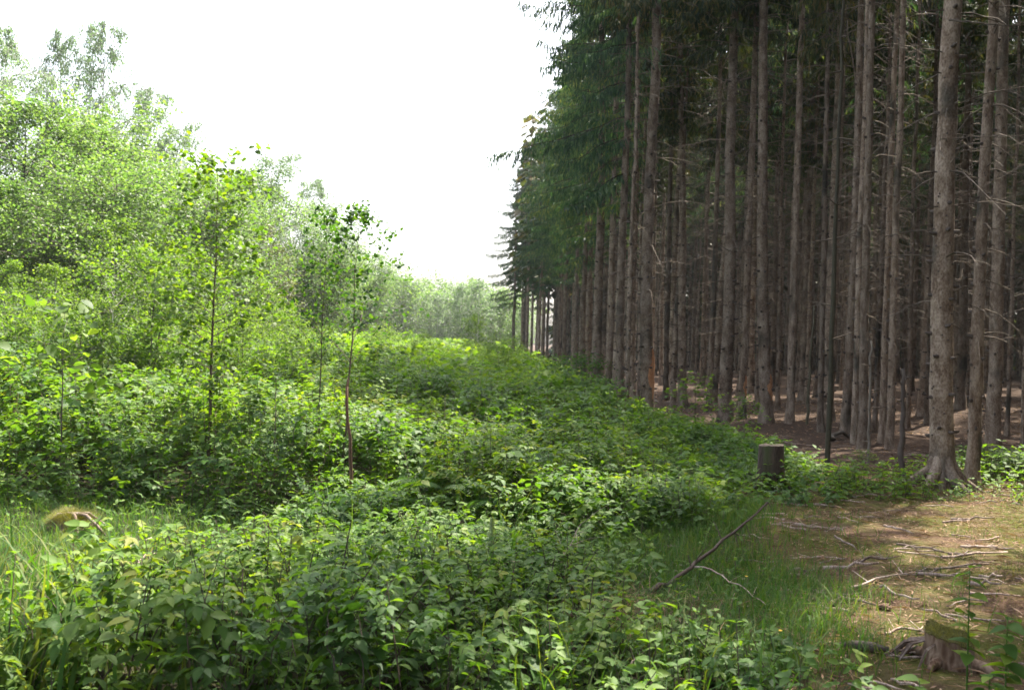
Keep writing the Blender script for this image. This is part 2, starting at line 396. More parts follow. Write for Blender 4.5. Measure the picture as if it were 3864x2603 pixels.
# ------------------------------------------------------------------ spruces
def spruce_parts(seed, H, r0, crown0, Lmax, dead_from=1.6, dead_len=1.0, live_density=1.0, open_side=None, fine=1.0, wide=1.0, mat='needle'):
    rng = np.random.default_rng(seed)
    tr = Geo()
    nz = 40
    zz = np.concatenate([np.linspace(-.15, 1.2, 9), np.linspace(1.6, H, nz)])
    wx = np.cumsum(rng.normal(0, .012, len(zz))) ; wy = np.cumsum(rng.normal(0, .012, len(zz)))
    wx -= wx[4]; wy -= wy[4]
    sides = 16
    a = np.arange(sides) * 2 * math.pi / sides
    rad = r0 * (1 - .80 * np.clip(zz / H, 0, 1) ** .9)
    flare = 1 + .55 * np.exp(-np.clip(zz + .1, 0, 9) / .22)
    lob = 1 + .22 * np.exp(-np.clip(zz + .1, 0, 9) / .25)[:, None] * np.sin(a * 5 + rng.uniform(0, 6))[None]
    rr = rad[:, None] * flare[:, None] * lob * (1 + rng.normal(0, .018, (len(zz), sides)))
    V = np.stack([wx[:, None] + rr * np.cos(a), wy[:, None] + rr * np.sin(a), np.repeat(zz[:, None], sides, 1)], -1).reshape(-1, 3)
    n = len(zz); i = np.arange(n - 1)[:, None] * sides; j = np.arange(sides)[None]
    Q = np.stack([i + j, i + (j + 1) % sides, i + sides + (j + 1) % sides, i + sides + j], -1).reshape(-1, 4)
    tr.add(V, None, Q, .5, 0)
    dead = Geo(); live = Geo()
    z = .7
    core = [k for k, h in enumerate(zz) if .5 < h < crown0 + 1]
    tube(dead, [(wx[k], wy[k], zz[k]) for k in core], r0 * .3, 4)
    cx = lambda h: np.array([np.interp(h, zz, wx), np.interp(h, zz, wy), h])
    rad_at = lambda h: np.interp(h, zz, rad)
    sprig = Geo()
    # a hanging spray of needles: two crossed narrow diamonds
    sprig.add([(0, 0, 0), (.07 * wide, .4, -.03), (0, 1, -.12), (-.07 * wide, .4, -.03)], None, [(0, 1, 2, 3)], .5)
    sprig.add([(0, 0, 0), (0, .4, .05), (0, 1, -.12), (0, .4, -.12)], None, [(0, 1, 2, 3)], .5)
    spr = sprig.arrays()
    SP = []; SYAW = []; SPI = []; SLEN = []; SR = []
    while z < H - .3:
        k = rng.integers(4, 6)
        a0 = rng.uniform(0, 6.28)
        gapw = open_side is not None and rng.random() < .28
        for q in range(k):
            az = a0 + q * 6.283 / k + rng.normal(0, .2)
            h = z + rng.normal(0, .04)
            d = np.array([math.cos(az), math.sin(az), 0])
            c = cx(h); r = rad_at(h)
            p0 = c + d * r * .8
            if h < crown0 + rng.uniform(-1, .6):
                if h > dead_from and rng.random() < .62:
                    L = dead_len * rng.uniform(.25, 1.3) * min(1, .35 + h / 6)
                    m = 5; t = np.linspace(0, 1, m)
                    up = rng.uniform(-.25, .35)
                    P = p0 - d * r * .55 * (t[:, None] == 0) + d * (L * t)[:, None] + np.array([0, 0, 1]) * (L * (up * t - .35 * t * t))[:, None] + rng.normal(0, .03 * L, (m, 3)) * t[:, None]
                    tube(dead, P, np.linspace(.011, .003, m), 3, cap=False)
                    for s in range(rng.integers(2, 6)):
                        tt = rng.uniform(.3, .95); b = np.array([np.interp(tt, t, P[:, e]) for e in range(3)])
                        dd = d + rng.normal(0, .6, 3); dd /= np.linalg.norm(dd)
                        l = L * rng.uniform(.12, .4)
                        tube(dead, [b, b + dd * l * .5, b + dd * l + np.array([0, 0, -.12 * l])], [.004, .003, .0015], 3, cap=False)
                else:
                    L = rng.uniform(.02, .10)
                    tube(tr, [c + d * r * .7, p0 + d * (L * .6 + r * .2), p0 + d * (L + r * .2) + np.array([0, 0, .01])], [.028, .022, .012], 6, m=1)
            if h > crown0 - 1.0 and rng.random() < live_density * (.15 if gapw else 1):
                fr = np.clip((h - crown0) / (H - crown0), 0, 1)
                L = Lmax * (1 - fr) ** .75 * rng.uniform(.65, 1.15)
                if h < crown0 + .8: L *= .7
                if open_side is not None:
                    ca = math.cos(az - open_side)
                    if h < crown0 + 2 and ca < 0: L *= .5
                    L *= .85 + .3 * ca
                    if math.sin(az) < -.45 and h < crown0 + 5: L *= .45
                L = max(L, .25)
                m = 8; t = np.linspace(0, 1, m)
                sl = .25 * fr - .15
                P = p0 + d * (L * t)[:, None] + np.array([0, 0, 1]) * (L * (sl * t - .42 * t * t * (1 - fr) + .25 * t ** 4))[:, None]
                P += rng.normal(0, .02 * L, (m, 3)) * t[:, None]
                tube(live, P, np.linspace(.014, .003, m) * (L / 2 + .3), 3, cap=False, m=1)
                nt_ = int(L / .075 * fine)
                for s in range(nt_):
                    tt = (s + 1) / nt_
                    b = np.array([np.interp(tt, t, P[:, e]) for e in range(3)])
                    for side in (-1, 1):
                        l = (.14 + .32 * L * .5 * (1 - abs(tt - .45))) * rng.uniform(.6, 1.2)
                        ya = az + side * rng.uniform(.5, 1.1)
                        pi_ = rng.uniform(-1.35, -.25)
                        nn = max(1, int(l / .065))
                        dd = np.array([math.cos(ya) * math.cos(pi_), math.sin(ya) * math.cos(pi_), math.sin(pi_)])
                        for u in range(nn):
                            SP.append(b + dd * l * u / nn + np.array([0, 0, -.12 * l * (u / nn) ** 2]))
                            SYAW.append(ya - math.pi / 2 + rng.normal(0, .55)); SPI.append(pi_ - .3 + rng.normal(0, .35)); SLEN.append(rng.uniform(.13, .24)); SR.append(rng.random())
        z += rng.uniform(.30, .46)
    # small scattered knots
    for _ in range(int(H * 9)):
        h = rng.uniform(.6, H * .7); az = rng.uniform(0, 6.28); d = np.array([math.cos(az), math.sin(az), 0]); c = cx(h); r = rad_at(h)
        tube(tr, [c + d * r * .85, c + d * (r + .012)], [.017, .010], 5, m=1)
    if SP:
        n = len(SP)
        live.instance(spr, rot_from(np.array(SYAW), np.array(SPI), rng.uniform(-.6, .6, n)), np.array(SP), np.array(SLEN), np.array(SR), 1.0)
    return (tr.mesh('spruce_trunk', [M['spruce_bark'], M['knot']]), dead.mesh('dead_branches', M['dead'], True), live.mesh('spruce_crown', [M[mat], M['knot']], False))

LEFT = math.pi
EDGE = [spruce_parts(11 + k, H, r0, c0, L, dead_len=.9, open_side=LEFT, fine=1.0, live_density=.85, wide=1.5)
        for k, (H, r0, c0, L) in enumerate([(19.5, .15, 6.9, 2.6), (18.5, .14, 6.0, 2.3), (20.5, .16, 7.8, 2.7)])]
INNER = [spruce_parts(31 + k, H, r0, c0, L, dead_len=1.3, live_density=1.0, fine=1.25, wide=1.7, mat='needle_shaded')
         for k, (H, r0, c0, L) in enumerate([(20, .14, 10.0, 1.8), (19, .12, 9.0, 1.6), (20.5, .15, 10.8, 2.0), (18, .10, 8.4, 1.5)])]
THIN = [spruce_parts(51 + k, H, r0, c0, L, dead_len=.8, live_density=.6, fine=.4) for k, (H, r0, c0, L) in enumerate([(17, .075, 9.5, 1.2), (16, .065, 8.6, 1.1)])]
placed = []
def place_spruce(x, y, var, label, group, sc=1.0, rz=0.0, tilt=(0, 0), rscale=1.0):
    if var is EDGE or var in EDGE: rz = rz * 0.12      # keep the long boughs on the open side
    e = thing('spruce_tree', label, 'spruce', (x, y, float(gz(x, y))), rz, group, (sc * rscale, sc * rscale, sc), tilt)
    link('trunk', var[0], e); link('dead_branches', var[1], e); link('crown', var[2], e)
    placed.append((x, y))
    return e

rg = random.Random(5)
def lean(dx_px, y, dz_px):   # pixel lean beyond the camera roll into a tilt about Y
    return math.atan2(dx_px, dz_px)

# trunks that can be told apart, from left to right: base x, base y, width in px, x at the top reference, description
def in_gap(x, y):
    # gaps in the canopy where, as in the photo, sun reaches the path and the brambles by the sawn stump
    for (px, py) in ((2190, 1175), (1985, 1375), (1640, 1060)):
        gx, gy, _ = on_ground(px / 2.273, py / 2.273)
        for h in (7, 9, 11, 13, 15, 17):
            k = h / math.tan(SUN_EL)
            if math.hypot(gx + k * math.sin(SUN_AZ) - x, gy + k * math.cos(SUN_AZ) - y) < (1.7 if h < 15 else 1.2): return True
    return False
M['tornwood'] = bark_mat('torn_orange_wood', [(.3, (.14, .055, .025)), (.55, (.33, .15, .07)), (.8, (.48, .27, .15))], scale=8, zs=.3, bump=.5)
G1 = 'spruces along the clearing edge'
G2 = 'spruces standing in the plantation'
def zb(zx, zy): return (583.0 + zx * .18943, 291.5 + zy * .18943)
spec = [
 # zx, zy, width(zoom px), lean over 600 zoom px beyond roll (zoom px), variant, label
 (335, 672, 70, 0, 'I', 'thick grey spruce trunk with orange torn bark at its foot, nearest of the edge'),
 (197, 660, 46, 0, 'E', 'dark reddish spruce trunk just left of the thick one with torn orange bark'),
 (130, 596, 38, 0, 'I', 'pale grey spruce trunk rising out of the blue green shrubs at the clearing edge'),
 (228, 672, 26, 2, 'T', 'thin spruce pressed close behind the dark reddish trunk at the edge'),
 (290, 583, 22, 0, 'T', 'slim spruce just left behind the thick trunk with torn bark'),
 (435, 572, 30, 0, 'I', 'slim pinkish spruce standing between the thick edge trunk and the leaning grey one'),
 (475, 612, 26, 12, 'T', 'thin spruce leaning slightly right behind the leafy elder shrub'),
 (525, 612, 46, 22, 'I', 'pale spruce leaning to the right behind the leafy shrub at the forest edge'),
 (665, 632, 30, 4, 'I', 'thin dark spruce just left of the broad red brown trunk'),
 (745, 684, 66, 0, 'I', 'broad red brown spruce trunk with darkened foot above the sunlit brambles'),
 (835, 672, 42, 8, 'I', 'dark narrow spruce leaning right beside the tall pale trunk'),
 (914, 602, 24, -4, 'T', 'thin straight spruce behind the tall pale trunk on its left'),
 (965, 704, 64, 22, 'I', 'tall pale spruce leaning right with split bark at its foot, behind the sawn stump'),
 (1022, 622, 24, 0, 'T', 'thin spruce in the shade just right behind the tall pale trunk'),
 (1095, 692, 42, 0, 'I', 'straight dark spruce standing on open brown floor right of the tall pale trunk'),
 (1250, 740, 32, 4, 'I', 'thin dark spruce left of the green stained dead pole'),
 (1385, 752, 46, 6, 'I', 'grey spruce with a sunlit orange right flank deeper in the plantation'),
 (1435, 802, 36, 0, 'I', 'slender greenish spruce directly left of the dark reddish trunk with a snapped limb'),
 (1475, 832, 46, 6, 'I', 'dark reddish spruce with a pale snapped limb sticking out to the right'),
 (1540, 742, 26, 6, 'T', 'thin spruce right of the trunk with the snapped limb'),
 (1580, 792, 36, 8, 'I', 'left one of two grey spruces that almost touch'),
 (1622, 832, 40, 0, 'I', 'right one of two touching grey spruces, with a black patch near its foot'),
 (1715, 722, 24, 2, 'T', 'thin pinkish spruce behind the black dead snag'),
 (1810, 702, 28, 4, 'T', 'thin spruce just left behind the biggest trunk'),
 (1888, 1036, 118, -8, 'I', 'biggest and nearest spruce trunk with flared roots beside the mossy path'),
 (2060, 1028, 66, 22, 'I', 'grey spruce with mottled dark foot directly right of the biggest trunk'),
 (2158, 842, 72, 0, 'I', 'dark spruce with bright orange sunlit strip on its right side'),
 (2240, 762, 22, 0, 'T', 'thin dim spruce right of the trunk with the orange strip'),
 (2322, 822, 24, 3, 'T', 'thin grey spruce cut by the right edge of the photo'),
]
for i, (zx, zy, w, ln, kind, lab) in enumerate(spec):
    px, py = zb(zx, zy)
    x, y, z = on_ground(px, py)
    var = {'E': EDGE, 'I': INNER, 'T': THIN}[kind][i % {'E': 3, 'I': 4, 'T': 2}[kind]]
    base_r = {'E': [.15, .14, .16], 'I': [.14, .12, .15, .10], 'T': [.075, .065]}[kind][i % {'E': 3, 'I': 4, 'T': 2}[kind]]
    want = w * .18943 / F * y / 2
    rs = want / (base_r * .95); rz_ = rg.uniform(0, 6.28)
    e = place_spruce(x, y, var, lab, G1 if i < 4 else G2, 1.0, rz_, (0, math.atan2(ln * .9, 640.)), rs)
    if i in (0, 12, 10):      # bark torn off near the foot, showing orange wood
        g = Geo(); rgt = np.random.default_rng(i); hh = np.linspace(.45, 1.55 if i == 0 else 1.0, 16); V = []
        for q, h in enumerate(hh):
            wd = .55 * math.sin(math.pi * (q + .3) / 15.6) * rgt.uniform(.6, 1.1) + .03
            for u in np.linspace(-wd, wd, 7):
                a_ = -.95 - rz_ + u + .15 * math.sin(q * .7)
                rr_ = base_r * (1 - .8 * (h / 20) ** .9) * (1.085 + .5 * math.exp(-(h + .1) / .22)) + .002
                V.append((rr_ * math.cos(a_), rr_ * math.sin(a_), h))
        Q = [(q * 7 + u, q * 7 + u + 1, (q + 1) * 7 + u + 1, (q + 1) * 7 + u) for q in range(15) for u in range(6)]
        g.add(V, None, Q); link('torn_bark', g.mesh('torn_bark', M['tornwood']), e)
    if i == 24:               # flared roots of the biggest trunk
        for a_, L in ((3.3, .62), (3.9, .40), (5.0, .38), (5.9, .34), (.3, .30), (1.6, .4)):
            g = Geo(); b_ = a_ - rz_; d = np.array([math.cos(b_), math.sin(b_), 0]); r_ = base_r
            tube(g, [d * r_ * .55 + (0, 0, .42), d * r_ * .95 + (0, 0, .22), d * (r_ + L * .35) + (0, 0, .09), d * (r_ + L * .7) + (0, 0, .02), d * (r_ + L) + (0, 0, -.04)], [.05, .075, .06, .042, .02], 10)
            link('root', g.mesh('root', M['spruce_bark']), e)
# edge row receding into the distance
edge_labels = [
 'slim spruce of the clearing edge left of the pale trunk that rises from the shrubs',
 'edge spruce with yellow lit side twigs, third pale pole left of the thick trunk',
 'grey edge spruce above the pointed green bush in the middle distance',
 'edge spruce with warm orange bark, the brightest of the distant poles',
 'short looking orange pole next to the brightest distant spruce',
 'distant edge spruce with its crown hanging over the clearing',
 'distant thin spruce standing before the hazy trees at the end of the row',
 'last spruce of the row, alone against the pale far wood']
zr = [(1440, 1120), (1385, 1020), (1330, 965), (1235, 905), (1203, 905), (1165, 890), (1115, 868), (1058, 850), (1012, 838)]
for i, (zx, zy) in enumerate(zr[1:]):
    px, py = 291.5 + zx * .2197, 159 + zy * .2197
    # the foot is hidden by brambles about 0.7 m tall: distance from what shows above them
    v = px2ray(px, py); t = -(CAM_H - .55) / v.z; x, y = v.x * t, v.y * t
    y = min(y, 88); x = px2ray(px, py).x / px2ray(px, py).y * y
    place_spruce(x, y, EDGE[i % 3], edge_labels[i], G1, rg.uniform(.88, .98), rg.uniform(0, 6.28), (0, 0), rg.uniform(.8, 1.05) * (1.25 if y > 60 else 1))
for i, (x, y) in enumerate([(5.4, 8.2), (7.2, 9.6), (5.6, 5.6), (7.6, 7.2), (5.9, 3.0), (9.6, 8.6), (8.0, 4.6), (8.6, 11.6), (10.2, 10.6), (6.0, .4), (8.2, 1.8)]):
    if in_gap(x, y): continue
    place_spruce(x, y, EDGE[i % 3], 'spruce of the plantation standing just outside the view beside the path', 'spruces beside the viewpoint', rg.uniform(1.0, 1.1), i, (0, 0), 1.0)
# the rest of the plantation: rows behind, right of the frame and behind the camera (these cast the shade)
cands = []
y = -14.0
row = 0
while y < 100:
    x = 3.2 + (row % 2) * 1.0 + max(0, (12 - y)) * .22 - 1.9 * float(smooth(58, 82, y))
    first = True
    while x < 46:
        xx = x + rg.uniform(-.65, .65); yy = y + rg.uniform(-.65, .65)
        if first and yy > 14: xx = x + rg.uniform(-.5, .3)
        cands.append((xx, yy, first)); first = False
        x += 2.5
    y += 2.45; row += 1
def visible(x, y): return y > 4 and abs(x) / y < .60
keep = []
for (x, y, first) in cands:
    if any((x - a) ** 2 + (y - b) ** 2 < 1.15 ** 2 for a, b in placed): continue
    if 0 < y < 13 and x < 5.6 + .0 * y and visible(x, y): continue      # open foreground
    if 8 < y < 22 and visible(x, y) and x < 5.5 + (y - 8) * .28: continue   # explicit trees stand here
    if 4 < y < 13.5 and x / y < .56: continue
    if not visible(x, y) and (y > 45 or x > 30): continue
    if in_gap(x, y) and y < 26: continue
    if y > 14 and rg.random() < .10: continue
    keep.append((x, y, first))
keep.sort(key=lambda c: (not visible(c[0], c[1]), math.hypot(c[0], c[1])))
far_geo = []
nind = 0
for (x, y, first) in keep:
    if visible(x, y) and nind < 190:
        nind += 1
        if first and y > 16:
            place_spruce(x, y, EDGE[rg.randrange(3)], 'one of many slim spruces crowded along the far clearing edge', G1, rg.uniform(.9, 1.05), rg.uniform(0, 6.28), (0, rg.gauss(0, .006)), rg.uniform(.75, 1.0))
        else:
            var = INNER[rg.randrange(4)] if rg.random() < .75 else THIN[rg.randrange(2)]
            place_spruce(x, y, var, 'one of many slim dim spruces packed deep in the shaded plantation', 'spruces deep in the plantation', rg.uniform(.9, 1.06), rg.uniform(0, 6.28), (rg.gauss(0, .008), rg.gauss(0, .008)), rg.uniform(.7, 1.1))
    elif not visible(x, y) and len(placed) < 292 and -4 < y < 34 and x < 20:
        near_edge = first
        var = EDGE[rg.randrange(3)] if near_edge else INNER[rg.randrange(4)]
        place_spruce(x, y, var, 'spruce of the plantation standing just outside the view beside the path', 'spruces beside the viewpoint', rg.uniform(.92, 1.05), rg.uniform(0, 6.28), (0, 0), rg.uniform(.85, 1.05))
    else:
        far_geo.append((x, y))
# everything farther in: one mass of trunks and boughs, plus unseen boughs against side light
def far_mass():
    rng = np.random.default_rng(77)
    g = Geo()
    sp = Geo()
    for q in range(280):
        h = rng.uniform(.25, 1) ** .8; a = rng.uniform(0, 6.28); rr = rng.uniform(.02, .11) * (1.15 - h)
        p = np.array([math.cos(a) * rr, math.sin(a) * rr, h]); l = rng.uniform(.02, .05); b = a + rng.normal(0, .8)
        d = np.array([math.cos(b), math.sin(b), -.6]) * l; s = np.array([-math.sin(b), math.cos(b), 0]) * l * .35
        sp.add([p, p + d * .5 + s, p + d, p + d * .5 - s], None, [(0, 1, 2, 3)], rng.random(), 0)
    tube(sp, [(0, 0, 0), (0, 0, .4), (0, 0, 1)], [.0068, .0052, .001], 6, m=1)
    arr = sp.arrays()
    lowb = Geo()
    for q in range(220):
        h = rng.uniform(.0, .6); a = rng.uniform(0, 6.28); rr = rng.uniform(.02, .12) * (1.15 - h)
        p = np.array([math.cos(a) * rr, math.sin(a) * rr, h]); l = rng.uniform(.04, .09); b = a + rng.normal(0, .8)
        d = np.array([math.cos(b), math.sin(b), -.6]) * l; s = np.array([-math.sin(b), math.cos(b), 0]) * l * .35
        lowb.add([p, p + d * .5 + s, p + d, p + d * .5 - s], None, [(0, 1, 2, 3)], rng.random(), 0)
    larr = lowb.arrays()
    pts = list(far_geo)
    for _ in range(260):       # rows beyond, closing the depth of the wood
        pts.append((rng.uniform(30, 75), rng.uniform(30, 110)))
    P = np.array([(x, y, float(gz(x, y))) for x, y in pts]); n = len(P)
    g.instance(arr, rot_from(rng.uniform(0, 6.28, n), np.zeros(n), np.zeros(n)), P, rng.uniform(17, 21, n), rng.random(n), .4)
    E_ = np.array([(x, y, 0) for x, y in [(rng.uniform(58, 70), rng.uniform(30, 130)) for _ in range(110)] + [(rng.uniform(6, 70), rng.uniform(104, 118)) for _ in range(90)] + [(rng.uniform(26, 44), rng.uniform(-22, 34)) for _ in range(130)] + [(rng.uniform(5, 40), rng.uniform(-26, -14)) for _ in range(60)]]); n = len(E_)  # last two groups are out of frame, added to block side light
    g.instance(larr, rot_from(rng.uniform(0, 6.28, n), np.zeros(n), np.zeros(n)), E_, rng.uniform(17, 21, n), rng.random(n), .4)
    o = link('spruce_wood', g.mesh('spruce_wood', [M['needle_shaded'], M['spruce_bark']], False))
    tag(o, 'dark far depth of the spruce plantation where trunks merge into one mass, with unseen boughs added to block side light', 'wood', kind='stuff')
far_mass()
print('spruces', len(placed), 'far', len(far_geo))

# ------------------------------------------------------------------ undergrowth height field
def wob(x, y, s=1.0, ph=0.0):
    return np.sin(x * 1.3 * s + ph) * np.cos(y * 1.1 * s + 2 * ph) * .5 + np.sin(x * 2.9 * s + y * 2.1 * s + ph * 3) * .3 + np.sin(y * 4.3 * s - x * 3.1 * s + ph) * .2

def Hb(x, y):
    """height of the bramble canopy above the ground; zero where there is none"""
    x = np.asarray(x, float); y = np.asarray(y, float)
    w = wob(x, y)
    h = np.zeros_like(x)
    # bed in the foreground
    f = (1 - smooth(6.0, 6.7, y + .3 * w)) * smooth(-2.25, -1.7, x - .08 * w + (5.2 - y) * .25) 
    hf = (.62 - .34 * smooth(-.6, .4, x)) * (1 + .22 * w) * (1 - smooth(1.1, 1.7, x + (y - 4.7) * .55 + .2 * w))
    hf = hf * (1 - .55 * smooth(-.1, .3, x) * smooth(5.4, 6.2, y))
    h = np.maximum(h, f * hf)
    # low growth between the beds
    h = np.maximum(h, .30 * (1 + .5 * w) * smooth(-2.1, -1.5, x) * (1 - .75 * smooth(.2, 1.3, x)) * (1 - smooth(1.3, 1.9, x)) * (1 - .5 * np.exp(-((x + .9) / 1.3) ** 2 - ((y - 7.9) / .7) ** 2)) * (y < 9.6))
    # big mass behind
    front = 8.5 + .35 * w - .35 * smooth(-3.0, -1, x) + .5 * smooth(0, 2, x) + .9 * np.exp(-((x + 1.35) / .75) ** 2) + 1.2 * smooth(-3.0, -4.6, x) * 0
    m = smooth(0, 1, (y - front + .2) / (1.0 + 1.4 * smooth(-1.8, -3.0, x)))
    hm = .98 - .30 * smooth(-2.6, -.2, x) - .12 * smooth(-.4, .5, x) * (1 - smooth(12, 15, y)) - .36 * smooth(.6, 2.6, x) + .25 * smooth(11, 16, y) * (1 - smooth(1.2, 3.4, x)) + .35 * smooth(-4, -6, x)
    right = np.interp(y, [8, 9, 10, 11, 12.5, 14, 16, 20, 30, 60, 110], [1.0, 1.7, 2.8, 3.6, 4.2, 4.3, 3.9, 3.3, 2.7, 2.4, 2.2])
    edge = 1 - smooth(-.55, .25, x - right + .35 * w)
    h = np.maximum(h, m * hm * edge * (1 + .17 * w))
    # opening with grass on the left in front of the mass
    op = smooth(-2.0, -2.6, x) * (1 - smooth(8.7, 9.4, y + .3 * w)) 
    h = h * (1 - .88 * op * (y > 4.0))
    h = h * (1 + .22 * wob(x, y, 2.7, 2.2)) * (1 - .85 * np.exp(-((x - 2.65) ** 2 + (y - 10.3) ** 2) / .30))
    h = h * (1 - .75 * np.exp(-((x - .78) ** 2 + (y - 5.9) ** 2) / .22)) * (1 - .5 * np.exp(-((x + .35) ** 2 + (y - 4.9) ** 2) / .10))
    return h

rngS = np.random.default_rng(3)
def shoot_bramble(seed, rows=5, leaflet=.068, n=10, L=.42):
    rng = np.random.default_rng(seed); g = Geo()
    lf = leaf_tpl(.29, .10, .18, rows) if rows > 2 else lo_leaf(.32)
    t = np.linspace(0, 1, n)
    lean = rng.uniform(.2, .5)
    P = np.stack([rng.normal(0, .01, n), lean * L * t ** 1.6, L * (t - .28 * t ** 3) - L * .75], -1)
    tube(g, P, np.linspace(.0035, .0015, n), 3, .1, cap=False, m=1)
    Y = []; PI_ = []; RO = []; TR = []; SC = []; RN = []
    for k in range(1, n):
        side = 1 if k % 2 else -1
        ya = side * rng.uniform(.6, 1.5) + rng.normal(0, .3)
        pl = rng.uniform(.03, .07)
        tip = P[k] + np.array([-math.sin(ya) * pl, math.cos(ya) * pl, rng.uniform(0, .03)])
        s = leaflet * rng.uniform(.65, 1.25) * (.55 if k == n - 1 else 1)
        r = rng.random() * .7 + (.3 if k >= n - 2 else 0)
        for off, ss in ((0, 1.15), (1.25, .9), (-1.25, .9)):
            Y.append(ya + off + rng.normal(0, .12)); PI_.append(rng.uniform(-.45, .22)); RO.append(rng.normal(0, .25)); TR.append(tip); SC.append(s * ss); RN.append(r)
    g.instance(lf, rot_from(np.array(Y), np.array(PI_), np.array(RO)), np.array(TR), np.array(SC), np.array(RN), 1.0)
    return g.arrays()

def shoot_weed(seed, rows=5, leaf=.07, n=6, L=.38):
    rng = np.random.default_rng(seed); g = Geo()
    lf = leaf_tpl(.25, .07, .28, rows, 'ovate') if rows > 2 else lo_leaf(.28)
    P = np.stack([np.linspace(0, rng.normal(0, .04), n), np.linspace(0, rng.normal(0, .04), n), np.linspace(-L * .8, L * .2, n)], -1)
    tube(g, P, np.linspace(.004, .002, n), 3, .3, cap=False, m=1)
    Y = []; PI_ = []; RO = []; TR = []; SC = []; RN = []
    for k in range(1, n):
        for o in (0, math.pi):
            Y.append(k * math.pi / 2 + o + rng.normal(0, .25)); PI_.append(rng.uniform(-.35, .15) + (.5 if k == n - 1 else 0)); RO.append(rng.normal(0, .15)); TR.append(P[k]); SC.append(leaf * (1.25 - .6 * k / n) * rng.uniform(.8, 1.2)); RN.append(rng.random())
    g.instance(lf, rot_from(np.array(Y), np.array(PI_), np.array(RO)), np.array(TR), np.array(SC), np.array(RN), .7)
    return g.arrays()

BR_HI = [shoot_bramble(100 + k, 5) for k in range(6)]
BR_LO = [shoot_bramble(120 + k, 2, .085) for k in range(5)]
BR_FAR = [shoot_bramble(140 + k, 2, .15, 6, .6) for k in range(4)]
WD_HI = [shoot_weed(160 + k, 5) for k in range(4)]
WD_LO = [shoot_weed(180 + k, 2, .10) for k in range(4)]

def sample_wedge(rng, y0, y1, n, side=.62, xl=-999, xr=999):
    y = np.sqrt(rng.uniform(y0 ** 2, y1 ** 2, n)); x = rng.uniform(-1, 1, n) * (side * y + .4)
    k = (x > xl) & (x < xr)
    return x[k], y[k]

def scatter_shoots(name, tpls, mat, y0, y1, per_m2, label, cat, seed, layers=3, prob=None, scl=(.8, 1.25), hmin=.10, hfun=Hb, side=.62):
    rng = np.random.default_rng(seed)
    area = side * (y1 ** 2 - y0 ** 2)
    n = int(area * per_m2)
    x, y = sample_wedge(rng, y0, y1, n, side)
    h = hfun(x, y)
    k = h > hmin
    if prob is not None: k &= rng.random(len(x)) < prob(x, y)
    x, y, h = x[k], y[k], h[k]
    n = len(x)
    u = rng.random(n)
    z = gz(x, y) + h * (1 - .75 * u ** 2.2) + rng.normal(0, .035, n)
    g = Geo()
    which = rng.integers(0, len(tpls), n)
    for w, tp in enumerate(tpls):
        s = which == w; m = s.sum()
        g.instance(tp, rot_from(rng.uniform(0, 6.28, m), rng.normal(0, .22, m), rng.normal(0, .22, m)), np.stack([x[s], y[s], z[s]], -1), rng.uniform(*scl, m), rng.random(m), .45)
    o = link(name, g.mesh(name, [mat, M['sapbark']], True))
    tag(o, label, cat, kind='stuff')
    print(name, n, 'shoots', g.n, 'verts')
    return o

weedy = lambda x, y: .35 + .5 * smooth(-.2, .6, wob(x, y, .7, 1.7))
scatter_shoots('bramble_thicket', BR_HI, M['bramble'], 4.0, 9.2, 95, 'dense foreground brambles with pale sheen on toothed green leaves', 'brambles', 1, scl=(.55, 1.15), prob=lambda x, y: 1 - .45 * smooth(0, .7, x))
scatter_shoots('nettle_bed', WD_HI, M['weed'], 4.0, 9.5, 60, 'soft nettles and herbs growing between the foreground brambles', 'nettles', 2, scl=(.5, 1.2), prob=weedy)
scatter_shoots('bramble_thicket', BR_LO, M['bramble'], 8.2, 17, 64, 'dense waist high brambles filling the clearing in the middle distance', 'brambles', 3, scl=(.6, 1.15))
scatter_shoots('nettle_bed', WD_LO, M['weed'], 9.0, 20, 34, 'bright herbs and seedlings scattered through the middle distance brambles', 'herbs', 4, prob=weedy)
scatter_shoots('bramble_thicket', BR_FAR, M['weed'], 16, 48, 14, 'sunlit yellow green undergrowth stretching away along the clearing', 'undergrowth', 5, scl=(.8, 1.4))
scatter_shoots('bramble_thicket', BR_FAR, M['weed'], 46, 125, 1.6, 'farthest pale undergrowth at the end of the clearing', 'undergrowth', 6, scl=(1.6, 2.8))

# small low herbs on the open ground and in the wood edge
def Hlow(x, y):
    w = wob(x, y, 1.6, .8)
    h = .10 + .06 * w
    path = smooth(1.4, 2.2, x - (y - 5) * .12 + .3 * w) * (1 - smooth(10.2, 11.2, y))
    forest = smooth(12.5, 14.5, y) * smooth(.0, 1.2, x - np.interp(y, [12, 16, 20, 60], [5.5, 4.2, 3.6, 3]))
    return h * (1 - path) * (1 - forest) + .0
scatter_shoots('low_herbs', WD_HI, M['weed'], 4.0, 12.5, 26, 'low herbs and seedlings on the mossy ground around the path', 'herbs', 7, scl=(.5, 1.05), hmin=.07, hfun=Hlow)
def Hedge(x, y):   # low bushes at the foot of the first trees on the right
    d1 = np.exp(-(((x - 6.3) / 1.3) ** 2 + ((y - 13.2) / .8) ** 2)); d2 = np.exp(-(((x - 4.3) / .9) ** 2 + ((y - 11.6) / .8) ** 2))
    return .42 * d1 + .22 * d2
scatter_shoots('nettle_bed', WD_LO, M['weed'], 10.3, 15, 50, 'leafy low growth round the feet of the first spruces', 'herbs', 8, hfun=Hedge, hmin=.12)

